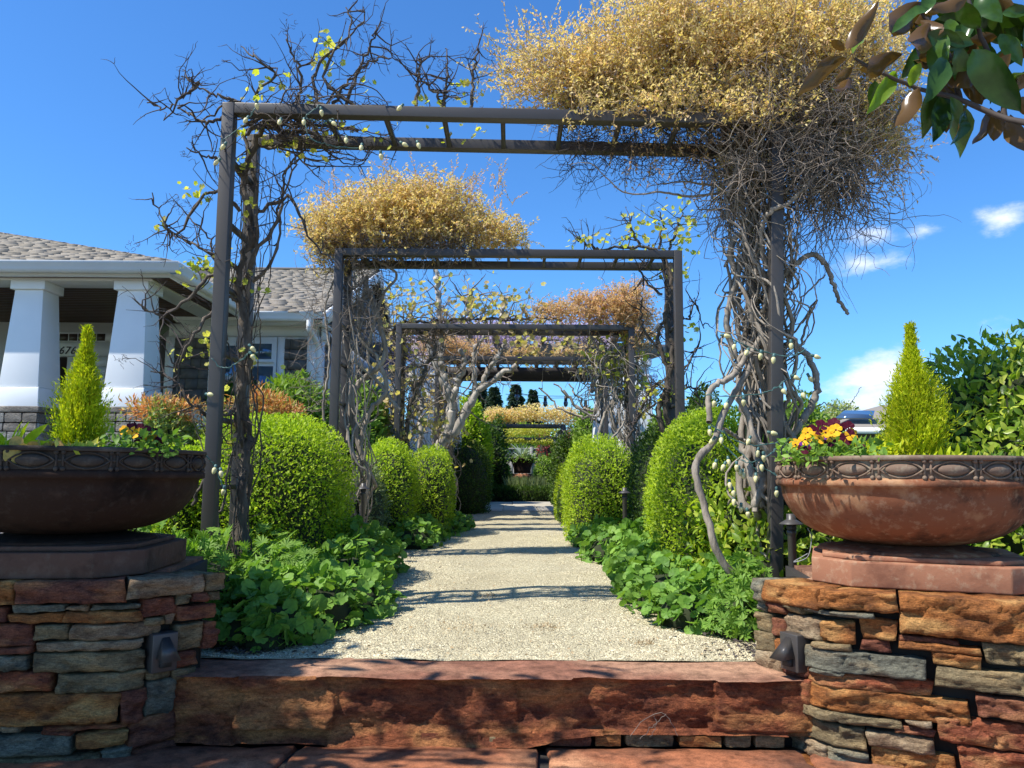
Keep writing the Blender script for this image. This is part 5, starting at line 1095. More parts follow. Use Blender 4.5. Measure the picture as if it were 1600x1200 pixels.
clump('mallow_plant', 'mallow clump at the foot of the large right boxwood', 'mallow', [(.88, 5.1, .26, .35, .30), (.92, 5.6, .26, .35, .38), (.8, 4.75, .2, .25, .24)], 900, TM, M['mallow'], .088, 7, 180)
clump('mallow_plant', 'mallow clump under the middle boxwood right of the path', 'mallow', [(.80, 6.6, .26, .35, .26), (.86, 7.2, .26, .35, .30), (.74, 7.9, .2, .3, .2)], 800, TM, M['mallow'], .09, 8, 0)
# fallen bits and weeds on the gravel
n = 420; cl = np.array([G(735, 985)[:2], G(855, 985)[:2], G(760, 935)[:2], G(500, 945)[:2], G(1000, 1010)[:2]]); j = R.randint(0, 5, n); pos = np.zeros((n, 3)); pos[:, :2] = cl[j] + R.normal(0, .05, (n, 2)) * np.where(j[:, None] == 0, 1.3, .8); pos[:, 2] = .016
wd = link('dry_weeds', scatter_mesh('dry_weeds', T_narrow, pos, norm(R.normal(0, 1, (n, 3)) + (0, 0, .6)), norm(R.normal(0, 1, (n, 3))), R.uniform(.010, .022, n), M['twig']), kind='stuff'); wd['label'] = 'tufts of dry yellow weeds in the gravel'
n = 700; pos = np.stack([R.uniform(-1.1, 1.1, n), SB + R.rand(n) ** 1.6 * 6, np.full(n, .018)], 1)
wd = link('fallen_leaves', scatter_mesh('fallen_leaves', T_small, pos, norm(R.normal(0, 1, (n, 3)) * (1, 1, .2)), norm(R.normal(0, .4, (n, 3)) + (0, 0, 1)), R.uniform(.008, .02, n), M['twig']), kind='stuff'); wd['label'] = 'brown leaf bits scattered on the gravel'
# dry vine tendril on the step face
p = [px_path(q, 16, .002) for q in ([(985, 1150, SF - .05), (1005, 1125, SF - .05), (1035, 1115, SF - .05), (1050, 1130, SF - .05), (1058, 1150, SF - .05)], [(1000, 1155, SF - .05), (1020, 1135, SF - .05), (1040, 1116, SF - .05)], [(1015, 1152, SF - .05), (1025, 1135, SF - .05), (1022, 1120, SF - .05)])]
dv = link('dry_tendril', tubes_mesh('dry_tendril', [(np.array(p), np.full((3, 16), .0010))], M['twigg'], 4)); tag(dv, 'dry vine tendril lying against the face of the red step', 'twig')

# shrubs on the far right: camellia like hedge with single leaves
TC = T_oval(.46, .18, 4, .14)
a = P(1600, 520, 4.6)
superbush('camellia_hedge', 'tall glossy leaved shrub behind the right urn at the photo edge', 'shrub', (P(1640, 700, 4.4)[0], 4.4, .50), (.72, .75, .90), 14000, .058, M['shrub'], power=2.6, lump=.16, T=TC, single=300, seed=21, shell=(.8, 1.08))
superbush('camellia_hedge', 'lower dark part of glossy shrubs directly behind the right pier', 'shrub', (1.75, 4.3, .25), (.75, .45, .42), 5000, .06, M['shrub'], power=2.4, lump=.14, T=TC, single=60, seed=22, shell=(.8, 1.08))

# pieris, rhododendrons, other shrubs behind on the left
bx_at(230, 320, 640, 6.0, .5, 'pieris bush with peach tips between porch column and nearest arch', 9000, .04, M['pierisg'], 31, 2.2, 'pieris_bush', 'bush', 'pieris bushes', .15)
c = P(258, 640, 5.9); superbush('pieris_tips', 'peach and orange new shoots crowning the pieris by the porch', 'flowering shoots', c, (.26, .25, .09), 1100, .05, M['pieris'], core=None, T=T_narrow, lump=.3, shell=(.3, 1.1), zmin=.5, seed=32)
c = P(392, 660, 6.6); superbush('pieris_bush', 'variegated pieris bush behind the large left boxwood', 'bush', (c[0], 6.6, .6), (.42, .4, .62), 6000, .045, M['pierisg'], 'pieris bushes', T=T_narrow, lump=.2, seed=33)
c = P(405, 632, 6.5); superbush('pieris_tips', 'flame orange new shoots above the large left boxwood', 'flowering shoots', c, (.22, .22, .13), 1300, .055, M['pieris'], core=None, T=T_narrow, lump=.3, shell=(.2, 1.1), zmin=.5, seed=34)
c = P(440, 645, 6.5); superbush('pieris_tips', 'coral red new shoots right above the large left boxwood', 'flowering shoots', c, (.17, .2, .08), 700, .05, M['pieris'], core=None, T=T_narrow, lump=.3, shell=(.2, 1.1), zmin=.5, seed=35)
TR = T_oval(.34, .2, 3, .1)
bx_at(405, 520, 600, 9.3, .8, 'green rhododendron bush under the shingled wall panel', 7000, .085, M['rhodo'], 41, 2.3, 'rhododendron', 'bush', 'rhododendrons by the house', .12, TR)
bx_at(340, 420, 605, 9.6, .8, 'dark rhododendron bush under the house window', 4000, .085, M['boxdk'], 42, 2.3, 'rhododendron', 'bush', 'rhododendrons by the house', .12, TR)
bx_at(520, 612, 605, 9.9, .8, 'rhododendron bush behind the left post of the second arch', 6000, .085, M['rhodo'], 43, 2.3, 'rhododendron', 'bush', 'rhododendrons by the house', .12, TR)
bx_at(545, 600, 730, 7.3, .4, 'loose grey green perennial by the left path lamp', 2600, .045, M['lav'], 44, 2, 'catmint', 'perennial', None, .2, T_narrow)
bx_at(575, 625, 700, 9.0, .4, 'tan leaved shrub behind the left path lamp', 2600, .05, M['pierisg'], 45, 2, 'spirea_bush', 'bush', None, .2, T_small)
bx_at(700, 765, 628, 19.5, 1.0, 'round bright green tree crown seen between trunk and far arch', 7000, .09, M['box'], 46, 2, 'garden_shrub', 'shrub', 'shrubs beyond the pergola', .15)
bx_at(890, 945, 655, 18.5, 1.2, 'green shrub between far arch and right pergola column', 6000, .09, M['green'], 47, 2, 'garden_shrub', 'shrub', 'shrubs beyond the pergola', .15)
bx_at(1010, 1075, 640, 12.5, .8, 'green shrub right of the white pergola column', 5000, .07, M['green'], 48, 2, 'garden_shrub', 'shrub', 'shrubs beyond the pergola', .2)
bx_at(1062, 1130, 615, 16, 1.2, 'dark evergreen right of the second arch post', 6000, .09, M['boxdk'], 49, 1.6, 'evergreen_shrub', 'shrub', None, .25)
bx_at(1205, 1290, 630, 13.5, 1.0, 'green shrub behind the right post of the nearest arch', 6000, .08, M['green'], 50, 2, 'garden_shrub', 'shrub', None, .25)
bx_at(1245, 1330, 668, 9.5, .6, 'bright low shrub behind the pansies of the right urn', 5000, .05, M['box'], 51, 2, 'garden_shrub', 'shrub', None, .2)
bx_at(1340, 1470, 684, 8.5, .7, 'bright low shrub behind the cypress of the right urn', 7000, .05, M['box'], 52, 2, 'garden_shrub', 'shrub', None, .2)
bx_at(1275, 1345, 636, 34, 1.5, 'tan flowering hedge in front of the neighbouring roof', 6000, .12, M['pierisg'], 53, 2.6, 'laurel_hedge', 'hedge', None, .1)
bx_at(1190, 1260, 665, 7.5, .5, 'dark shrub filling the gap behind the right arch post', 4000, .05, M['boxdk'], 54, 2, 'garden_shrub', 'shrub', None, .2)

# ================================================================== WISTERIA TREE WITH PALE TRUNK
v = thing('wisteria_tree', 'old wisteria tree with mottled pale trunk leaning over left of the path', 'tree', P(690, 744, 10.8) * np.array([1, 1, 0]))
YW = 10.9; tr = [([(690, 775, YW), (686, 720, YW), (690, 690, YW), (712, 672, YW), (724, 650, YW), (735, 628, YW), (752, 605, YW), (775, 590, YW), (805, 570, YW)], .085, .035), ([(694, 690, YW), (702, 665, YW), (705, 640, YW), (700, 615, YW), (690, 590, YW), (680, 570, YW), (668, 540, YW)], .08, .04),
      ([(738, 630, YW), (742, 600, YW), (740, 570, YW), (745, 540, YW), (760, 520, YW)], .045, .02), ([(752, 605, YW), (762, 580, YW), (775, 560, YW), (790, 535, YW)], .045, .02), ([(704, 640, YW), (715, 600, YW), (725, 570, YW), (720, 545, YW)], .05, .03), ([(690, 520, YW), (686, 480, YW), (684, 450, YW), (681, 421, YW)], .042, .03),
      ([(700, 615, YW), (690, 570, YW), (688, 520, YW)], .045, .04), ([(735, 500, YW), (732, 470, YW), (738, 455, YW)], .04, .02), ([(780, 505, YW), (790, 475, YW), (786, 462, YW)], .035, .02), ([(660, 640, YW), (652, 610, YW), (640, 580, YW)], .045, .03), ([(655, 730, YW), (658, 660, YW), (650, 620, YW)], .035, .03)]
B = []
for pts, r0, r1 in tr: p = px_path(pts, 30, .012); B.append((p[None], taper(1, 30, r0, r1) * (1 + .12 * R.normal(0, 1, (1, 30)).clip(-1, 1))))
tubes('trunk', B, M['barkl'], v, 9); sp = spurs(v, [b_[0][0] for b_ in B], 120, .5, .012, M['twigg'])
for k in range(7):
    pass

# ================================================================== WHITE PERGOLA
v = thing('pergola', 'white columned timber pergola across the garden path', 'pergola', (0, 13.5, 0)); PF, PB = 13.5, 16.4
zb1, zb2 = P(800, 560, PF)[2], P(800, 537, PF)[2]
def beam3(name, a, b_, w, h, mat, parent, taperend=0):
    a = np.array(a, float); b_ = np.array(b_, float); d = norm(b_ - a); s = np.cross(d, (0, 0, 1)); s = norm(s) * w / 2
    e = d * taperend; q = [a + e, b_ - e, b_ + (0, 0, h), a + (0, 0, h)]
    if taperend: q = [a + e, b_ - e, b_ + (0, 0, h * .45), b_ + (0, 0, h), a + (0, 0, h), a + (0, 0, h * .45)]
    MB().extr([p - s for p in q], s * 2).obj(name, mat, parent)
xL, xR = P(578, 550, PF)[0], P(1042, 550, PF)[0]
for yy in (PF, PF + .25): beam3('beam', (xL, yy, zb1), (xR, yy, zb1), .06, zb2 - zb1, M['timber'], v, .35)
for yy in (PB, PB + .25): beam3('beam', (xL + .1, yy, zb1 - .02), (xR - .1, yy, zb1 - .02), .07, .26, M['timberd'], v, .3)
for k in range(11):
    x = xL + .5 + k * (xR - xL - 1.0) / 10; beam3('rafter', (x, PF - .5, zb2 + .002), (x, PB + .7, zb2 + .002), .06, .16, M['timber'], v, .15)
for k in range(5): yy = PF - .2 + k * (PB + .5 - PF) / 4; beam3('lath', (xL + .3, yy, zb2 + .164), (xR - .3, yy, zb2 + .164), .04, .04, M['timber'], v)
for (px, yy) in ((664, PF + .13), (992, PF + .13), (698, PB + .13), (948, PB + .13)):
    x = P(px, 700, yy)[0]; mb = MB(); mb.prism([(x - .34, yy - .34), (x + .34, yy - .34), (x + .34, yy + .34), (x - .34, yy + .34)], .55, zb1 - .12, top=[(x - .21, yy - .21), (x + .21, yy - .21), (x + .21, yy + .21), (x - .21, yy + .21)])
    o = mb.obj('column', M['white'], v, bevel=.008); MB().box((x - .26, yy - .26, zb1 - .119), (x + .26, yy + .26, zb1 - .002)).obj('capital', M['white'], v, bevel=.006)
    MB().box((x - .42, yy - .42, 0), (x + .42, yy + .42, .549)).obj('base', M['gstone'], v, bevel=.01)
# wisteria hanging on it
w = thing('wisteria_vine', 'lilac wisteria racemes hanging from the pergola beams', 'vine', (0, PF + 1, zb2)); n = 420; BP = []; LPp = []
for (a, b_, top, bot, cnt) in [(596, 625, 520, 600, 34), (640, 700, 520, 590, 80), (600, 690, 530, 660, 40), (740, 800, 500, 545, 150), (800, 960, 500, 545, 190), (630, 740, 500, 560, 150), (1015, 1025, 575, 640, 10), (690, 960, 495, 530, 160)]:
    for _ in range(cnt):
        yy = PF + R.uniform(-.3, 2.4) if cnt > 10 else PF; p = P(R.uniform(a, b_), R.uniform(top, top + (bot - top) * .5), yy); L = R.uniform(.2, .42); m_ = 46; t_ = R.rand(m_); r_ = .055 * (1 - t_) + .012; an = R.rand(m_) * 6.28
        LPp.append(np.stack([p[0] + r_ * np.cos(an), p[1] + r_ * np.sin(an), p[2] - t_ * L], 1)); BP.append(np.array([p, p - (0, 0, L * .5), p - (0, 0, L)]))
pos = np.concatenate(LPp); leaves(w, 'blossom', T_small, pos, norm(R.normal(0, 1, pos.shape)), norm(R.normal(0, 1, pos.shape)), R.uniform(.025, .045, len(pos)), M['wist'])
tubes('raceme_stalk', [(np.array(BP), np.full((len(BP), 3), .003))], M['twigg'], w, 3, kind='stuff')
n = 330; s = np.stack([R.uniform(xL + .6, xR - .6, n), R.uniform(PF - .3, PB + .5, n), zb2 + R.uniform(.0, .38, n)], 1); pts = walk(s, R.normal(0, 1, (n, 3)) * (1, 1, .3), 12, .07, .3); tubes('stem', [(pts, taper(n, 12, .010, .004))], M['barkg'], w, 4, kind='stuff')
pos = pts[:, ::2].reshape(-1, 3); pos = pos[R.rand(len(pos)) < .6]; leaves(w, 'leaf', T_small, pos, norm(R.normal(0, 1, pos.shape)), norm(R.normal(0, 1, pos.shape) + (0, 0, .5)), R.uniform(.05, .09, len(pos)), M['grapedull'])
arms = [px_path(q, 26, .02) for q in ([(940, 600, 12.9), (930, 640, 12.9), (900, 632, 12.9), (870, 600, 12.9)], [(945, 610, 12.9), (920, 650, 12.9), (880, 640, 12.9), (840, 605, 12.9)], [(950, 660, 13), (925, 655, 13), (905, 625, 13), (890, 600, 13)], [(960, 700, 13.1), (955, 640, 13), (940, 600, 13), (900, 560, 13)], [(940, 700, 13.1), (950, 640, 13.1), (962, 600, 13.1), (930, 560, 13.1)])]
tubes('trunk', [(np.array(arms), taper(5, 26, .028, .012))], M['barkg'], w, 6)
# festoon bulbs under the back beam
fs = thing('festoon_lights', 'hanging clear bulbs on black wire under the rear pergola beam', 'string lights', P(850, 620, PB)); q = px_path([(800, 612, PB), (830, 618, PB), (850, 622, PB), (885, 622, PB), (915, 626, PB), (940, 620, PB)], 30); q2 = px_path([(790, 616, PB + .5), (870, 619, PB + .5), (945, 618, PB + .5)], 30)
tubes('wire', [(np.array([q, q2]), np.full((2, 30), .006))], M['black'], fs, 5); fb = MB().lathe([(.03, 0), (.05, -.05), (.035, -.11), (.01, -.13)], (0, 0, 0), 10).mesh('bulb', M['glass'], True); fc = MB().lathe([(.03, .09), (.035, .0)], (0, 0, 0), 8).mesh('socket', M['black'], True)
for px, py in ((808, 616), (852, 626), (884, 626), (915, 632), (925, 605)):
    p = P(px, py, PB); Mx = Matrix.Translation(p); o = link('bulb', fb, fs, Mx); link('socket', fc, o, Mx)

# ================================================================== FAR END
v = thing('golden_vine', 'dense golden vine hedge on top of the far dark arch', 'vine', (A5L[0], A5d, 0))
rs = R; 
def mass(root, px, py, y, rx, ry, rz, n, size, mat):
    c = P(px, py, y); d = norm(R.normal(0, 1, (n, 3))); pos = c + d * (rx, ry, rz) * (R.rand(n, 1) ** .4); leaves(root, 'leaf', T_small, pos, norm(R.normal(0, 1, (n, 3))), norm(R.normal(0, .7, (n, 3)) + (-.2, -.3, 1)), size * R.uniform(.6, 1.3, n), mat)
for q in ((845, 645, 1.1, .30), (800, 650, .8, .24), (880, 652, .7, .34), (775, 650, .5, .3)): mass(v, q[0], q[1], A5d + .3, q[2], .5, q[3], 1600, .075, M['gold'])
x0 = P(885, 700, A5d)[0]; tangle(v, x0 - .35, x0 + .25, A5d, A5d + .5, 0, 2.3, 60, .02, .05, M['barkg']); x0 = P(748, 700, A5d)[0]; tangle(v, x0 - .2, x0 + .2, A5d, A5d + .5, 0, 2.3, 26, .02, .05, M['barkd'])
v = thing('yellow_vine', 'yellow green vine trained along the farthest low arch', 'vine', (A6L[0], A6d, 0))
for q in ((790, 675, 1.0, .22), (840, 672, .8, .24), (770, 680, .5, .6), (800, 688, .9, .10), (850, 690, .8, .12), (758, 705, .25, .7), (872, 705, .25, .6)): mass(v, q[0], q[1], A6d + .3, q[2], .5, q[3], 1100, .085, M['ylw'])
x0 = P(762, 700, A6d)[0]; tangle(v, x0 - .2, x0 + .2, A6d, A6d + .5, 0, 2.0, 20, .02, .04, M['barkg'])
# lattice fence
FY = 34.0; v = thing('lattice_fence', 'weathered board fence with lattice top behind the far urn', 'fence', (0, FY, 0)); x0, x1 = P(700, 720, FY)[0] - 1, P(960, 720, FY)[0] + 1; zt = P(800, 700, FY)[2]; zm = P(800, 714, FY)[2]
MB().box((x0, FY - .03, zt - .06), (x1, FY + .06, zt)).obj('top_rail', M['fence'], v); MB().box((x0, FY - .03, zm - .07), (x1, FY + .06, zm)).obj('middle_rail', M['fence'], v)
nb_ = int((x1 - x0) / .15)
for i in range(nb_):
    x = x0 + i * .15; MB().box((x, FY, 0), (x + .143, FY + .02, zm - .071 - .004 * (i % 3))).obj('board', M['fence'], v)
H_ = zt - .06 - zm
for i in range(int((x1 - x0) / .16)):
    x = x0 + i * .16
    for sg in (1, -1):
        xa_ = x if sg > 0 else x + H_; MB().extr([(xa_, FY + .01 + .012 * (sg > 0), zm), (xa_ + .04, FY + .01 + .012 * (sg > 0), zm), (xa_ + .04 + sg * H_, FY + .01 + .012 * (sg > 0), zt - .06), (xa_ + sg * H_, FY + .01 + .012 * (sg > 0), zt - .06)], (0, .01, 0)).obj('lattice_strip', M['fence'], v)
for i in range(5): x = x0 + i * (x1 - x0) / 4; MB().box((x - .06, FY - .05, 0), (x + .06, FY - .032, zt + .05)).obj('post', M['fence'], v)
# far urn and planting
UY = 23.0; c = P(816, 750, UY); v = thing('garden_urn', 'tall dark urn with ribbed red base at the end of the path', 'urn', (c[0], UY, 0)); zt = P(816, 716, UY)[2]; zk = P(816, 740, UY)[2]
MB().lathe([(.24, zk + .01), (.24, zk + .1), (.27, (zk + zt) / 2), (.33, zt - .05), (.36, zt - .03), (.36, zt), (.30, zt)], (c[0], UY, 0), 28).obj('bowl', M['terradark'], v, smooth=True)
mb = MB(); seg = 60; prof = [(.16, 0), (.16, zk - .25), (.22, zk - .2), (.30, zk - .13), (.30, zk - .06), (.24, zk)]; mb.lathe(prof, (0, 0, 0), seg)
mb.v = [(c[0] + x * (1 + .08 * abs(math.sin(math.atan2(y, x) * 7))), UY + y * (1 + .08 * abs(math.sin(math.atan2(y, x) * 7))), z) for x, y, z in mb.v]; mb.obj('base', M['terra'], v, smooth=True)
n = 70; pl_ = thing('spiky_plant', 'silvery spiky rosette growing in the far urn', 'plant', (c[0], UY, zt)); pos = np.tile([c[0], UY, zt], (n, 1)) + R.normal(0, .04, (n, 3)); D = norm(R.normal(0, 1, (n, 3)) * (1, 1, .5) + (0, 0, .75)); leaves(pl_, 'leaf', T_oval(.10, .1, 3), pos, D, norm(R.normal(0, .3, (n, 3)) + (0, -.3, 1)), R.uniform(.3, .55, n), M['agave'])
pos = np.tile([c[0], UY, zt], (700, 1)) + R.normal(0, 1, (700, 3)) * (.32, .25, .06) - (0, 0, .03); tr_ = thing('trailing_plant', 'light green trailing leaves round the rim of the far urn', 'plant', (c[0], UY, zt)); leaves(tr_, 'leaf', T_small, pos, norm(R.normal(0, 1, pos.shape)), norm(R.normal(0, .6, pos.shape) + (0, -.3, 1)), R.uniform(.05, .09, 700), M['green'])
v = thing('grass_clump', 'upright green grass clump in front of the far urn', 'grass', (c[0], 22, 0)); n = 1500; pos = np.stack([R.uniform(P(795, 744, 22)[0], P(850, 744, 22)[0], n), R.normal(22.0, .2, n), np.full(n, .15)], 1); leaves(v, 'blade', T_diamond(.04, .01), pos, norm(R.normal(0, .25, (n, 3)) + (0, 0, 1)), norm(R.normal(0, 1, (n, 3))), R.uniform(.3, .6, n), M['lav'])
v = thing('low_hedge', 'low dark green hedge closing the far end of the path', 'hedge', (0, 21.3, 0)); x0, x1 = P(755, 744, 21.3)[0], P(872, 744, 21.3)[0]; n = 7000; pos = np.stack([R.uniform(x0, x1, n), R.uniform(21.0, 21.7, n), .02 + R.rand(n) ** .7 * .36], 1); leaves(v, 'leaf', T_narrow, pos, norm(R.normal(0, .5, (n, 3)) + (0, 0, 1)), norm(R.normal(0, 1, (n, 3))), R.uniform(.06, .11, n), M['boxdk']); MB().box((x0 + .08, 21.1, 0), (x1 - .08, 21.6, .3)).obj('inner_foliage', M['core_g'], v, kind='stuff')
bx_at(768, 800, 722, 24.5, .5, 'light green shrub left of the far urn', 3000, .07, M['green'], 61, 2, 'garden_shrub', 'shrub', None, .2); bx_at(832, 870, 718, 24.5, .5, 'light green shrub right of the far urn', 3000, .07, M['green'], 62, 2, 'garden_shrub', 'shrub', None, .2)
bx_at(885, 915, 668, 22, .6, 'small dark red maple right of the far arch', 3200, .07, M['redmap'], 63, 2, 'red_maple', 'tree', None, .3); bx_at(842, 860, 680, 32.5, .5, 'distant red maple seen through the farthest arch', 1500, .09, M['redmap'], 64, 2, 'red_maple', 'tree', None, .3)
bx_at(700, 765, 672, 21.5, 1.2, 'dark evergreen mass left of the far arch', 5000, .09, M['boxdk'], 65, 2, 'evergreen_shrub', 'shrub', None, .2)
for k, (px0, px1, pt, y, lab) in enumerate([(560, 760, 690, 40, 'left distant garden hedge behind the fence'), (880, 1100, 668, 38, 'distant garden hedge right of the far arches'), (740, 900, 678, 37, 'distant tree row between the far arches')]):
    bx_at(px0, px1, pt, y, 2.0, lab, 7000, .22, M['green'], 70 + k, 2.4, 'distant_hedge', 'hedge', None, .25)

bx_at(752, 792, 655, 23.5, .8, 'dark shrub crowding the left leg of the far dark arch', 4500, .08, M['boxdk'], 66, 2, 'evergreen_shrub', 'shrub', None, .3); bx_at(862, 900, 690, 19.0, .7, 'dark shrub at the right side of the path before the far arch', 4500, .07, M['boxdk'], 67, 2, 'evergreen_shrub', 'shrub', None, .3)
# ---- conifers far away, real crowns on trunks
def conifer(px, pytop, y, w, label, seed, mat=None):
    rs = np.random.RandomState(seed); t_ = P(px, pytop, y); x, _, h = t_; root = thing('conifer_tree', label, 'conifer', (x, y, 0), 'conifers on the skyline')
    MB().lathe([(.3, 0), (.2, h * .5), (.03, h)], (x, y, 0), 8).obj('trunk', M['barkd'], root, smooth=True); n = 6500; u = rs.rand(n) ** .62; a = rs.rand(n) * 6.28; tier = .75 + .25 * np.sin(u * 60 + a * 2)
    r_ = w * .8 * (1.01 - u) * tier * rs.uniform(.35, 1, n); pos = np.stack([x + np.cos(a) * r_, y + np.sin(a) * r_, h * (.08 + .92 * u) - r_ * .25], 1); D = norm(np.stack([np.cos(a), np.sin(a), np.full(n, -.15)], 1) + rs.normal(0, .25, (n, 3)))
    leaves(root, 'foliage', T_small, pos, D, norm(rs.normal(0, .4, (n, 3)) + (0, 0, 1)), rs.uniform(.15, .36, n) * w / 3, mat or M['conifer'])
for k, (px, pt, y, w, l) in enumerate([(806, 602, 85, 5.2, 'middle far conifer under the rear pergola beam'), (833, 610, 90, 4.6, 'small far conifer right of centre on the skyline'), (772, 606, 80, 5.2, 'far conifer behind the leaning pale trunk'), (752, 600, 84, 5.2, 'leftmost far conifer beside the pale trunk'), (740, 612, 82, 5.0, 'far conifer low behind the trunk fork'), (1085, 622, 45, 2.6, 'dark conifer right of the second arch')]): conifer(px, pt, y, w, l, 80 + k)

# ================================================================== HOUSE
hs_ = thing('house', 'white and grey craftsman house with tapered porch columns on the left', 'house', (-5, 10, 0))
CY = 8.6
def col(px_base_c, ytop=437, ybot=640):
    x = px_base_c; zb, zt = P(100, ybot, CY)[2], P(100, ytop, CY)[2]; wb, wt = .215, .155; yc = CY + wb
    mb = MB(); z1 = zb + .24; mb.prism([(x - wb, yc - wb), (x + wb, yc - wb), (x + wb, yc + wb), (x - wb, yc + wb)], z1 + .004, zt - .10, top=[(x - wt, yc - wt), (x + wt, yc - wt), (x + wt, yc + wt), (x - wt, yc + wt)])
    o = mb.obj('column', M['white'], hs_, bevel=.006)
    f = wb + .022; MB().prism([(x - f - .01, yc - f - .01), (x + f + .01, yc - f - .01), (x + f + .01, yc + f + .01), (x - f - .01, yc + f + .01)], zb + .03, z1, top=[(x - f + .01, yc - f + .01), (x + f - .01, yc - f + .01), (x + f - .01, yc + f - .01), (x - f + .01, yc + f - .01)]).obj('base_trim', M['white'], o, bevel=.006)
    f = wt + .035; MB().box((x - f, yc - f, zt - .099), (x + f, yc + f, zt)).obj('cap_trim', M['white'], o, bevel=.006)
    # corner edge boards
    # stone pedestal
    g = wb + .05; MB().box((x - g - .01, yc - g - .01, zb - .035), (x + g + .01, yc + g + .01, zb + .029)).obj('ledge_cap', M['gstone'], hs_, bevel=.01)
    pd = MB().box((x - g + .03, yc - g + .03, 0), (x + g - .03, yc + g - .03, zb - .037)).obj('pedestal', M['core'], hs_)
    z = zb - .038; r_ = 0
    while z > .25:
        h = random.choice([.07, .09, .11]); 
        for face in (0, 1):
            u = -g
            while u < g - .02:
                l = min(random.uniform(.10, .24), g - u)
                if g - (u + l) < .06: l = g - u
                me = pebblestone(l - .008 if face == 0 else .07, .07 if face == 0 else l - .008, h - .008, r_, 2); me.materials.append(M['gstone'])
                cx_, cy_ = (x + u + l / 2, yc - g + .03 - random.uniform(0, .012)) if face == 0 else (x + g - .03 + random.uniform(0, .012), yc + u + l / 2)
                link('stone', me, pd, Matrix.Translation((cx_, cy_, z - h / 2))); u += l; r_ += 1
        z -= h
    return x, yc, zt
c2 = P(191, 636, CY)[0]; c1 = P(26, 636, CY)[0]
col(c2); _, yc, zt = col(c1); col(c1 - (c2 - c1)); zcap = zt
# low stone wall between the pedestals (porch apron)
EZb, EZt = P(150, 432, 8.48)[2], P(150, 408, 8.48)[2]; ex = P(272, 408, 8.48)[0]
xW = -13.0
# beam over the columns and soffit
MB().box((xW, CY + .03, zt + .001), (c2 + .23, CY + .40, EZb + .02)).obj('porch_beam', M['trim'], hs_, bevel=.004)
MB().box((c2 - .05, CY + .401, zt + .001), (c2 + .23, 12.0, EZb + .02)).obj('porch_beam', M['trim'], hs_, bevel=.004)
MB().box((xW, 8.52, EZb + .021), (ex - .06, 13.0, EZb + .05)).obj('soffit', M['soffit'], hs_)
mbp = MB()
for i in range(60):
    yy = 8.53 + i * .1; mbp.box((c2 + .232, yy, EZb + .008), (ex - .07, yy + .092, EZb + .020))
mbp.obj('soffit_boards', M['soffit'], hs_, kind='stuff')
mbp = MB()
for i in range(24):
    yy = CY + .41 + i * .1; mbp.box((xW, yy, EZb + .008), (c2 - .06, yy + .092, EZb + .020))
mbp.obj('soffit_boards', M['soffit'], hs_, kind='stuff')
# fascia, gutter
MB().box((xW, 8.48, EZb - .0), (ex - .02, 8.519, EZt - .02)).obj('fascia', M['trim'], hs_); MB().box((ex - .059, 8.52, EZb), (ex - .02, 13.0, EZt - .02)).obj('fascia', M['trim'], hs_)
def gutter(a, b_, out, z, hs=.12, w=.11, parent=hs_):
    """K-style gutter from a to b; out is the outward direction"""
    a = np.array(a); b_ = np.array(b_); o = np.array(out, float); prof = [(0, 0), (w * .62, 0), (w * .75, hs * .35), (w * .72, hs * .5), (w, hs * .78), (w, hs), (0, hs)]
    q = [np.array([*(a + o * u), z + v_]) for u, v_ in prof]; d = np.array([*(b_ - a), 0]); return MB().extr(q, d).obj('gutter', M['trim'], parent)
gutter((xW, 8.479), (ex + .09, 8.479), (0, -1), EZt - .14); gutter((ex - .019, 8.41), (ex - .019, 13.0), (1, 0), EZt - .14)
# roof planes with shingles
def shingles(O, U, S, W, Lg, xmin, xmax, expo, tab, mat, parent, single, seed):
    """O origin at the eave, U along eave, S up slope; xmin/xmax(s) limits by distance up the slope"""
    rs = np.random.RandomState(seed); O = np.array(O); U = norm(np.array(U, float)); S = norm(np.array(S, float)); Nn = np.cross(U, S); Nn = Nn * (1 if Nn[2] > 0 else -1); quads = []
    s = 0.0; r_ = 0
    while s < Lg:
        a, b_ = xmin(s), xmax(s); u = a
        while u < b_:
            l = min(tab * rs.uniform(.7, 1.35), b_ - u); quads.append((u, l, s, expo * rs.uniform(.86, 1.12))); u += l
        s += expo; r_ += 1
    V0 = []; dist = []
    for (u, l, s, e) in quads:
        th = .014 if rs.rand() < .5 else .026; lo = O + U * u + S * (s - (e - expo)); hi = O + U * u + S * min(s + expo * 1.3, Lg); g = U * (l - .014)
        V0.append([lo + Nn * (th + .004), lo + g + Nn * (th + .004), hi + g + Nn * .004, hi + Nn * .004, lo, lo + g]); dist.append(np.linalg.norm(lo - (0, 0, EYE)))
    order = np.argsort(dist); F = [(0, 1, 2, 3), (4, 5, 1, 0), (4, 0, 3), (5, 2, 1)]
    for i in order[:single]:
        MBx = MB(); MBx.add(V0[i], F); MBx.obj('shingle', mat[rs.randint(len(mat))], parent)
    mb = MB()
    for i in order[single:]: mb.add(V0[i], F, rs.randint(len(mat)))
    me = npmesh('shingles', mb.v, [i for f in mb.f for i in f], [len(f) for f in mb.f], mat, False, mb.m); link('shingles', me, parent, kind='stuff')
pitch = .36; rz = EZt - .01; T_ = 6.5
rf = MB().add([(xW, 8.46, rz), (ex, 8.46, rz), (ex - T_, 8.46 + T_, rz + T_ * pitch), (xW, 8.46 + T_, rz + T_ * pitch)], [(0, 1, 2, 3)]).add([(ex, 8.46, rz), (ex, 16, rz), (ex - T_, 16, rz + T_ * pitch), (ex - T_, 8.46 + T_, rz + T_ * pitch)], [(0, 1, 2, 3)]).obj('porch_roof', M['roofbase'], hs_)
cs = math.hypot(1, pitch)
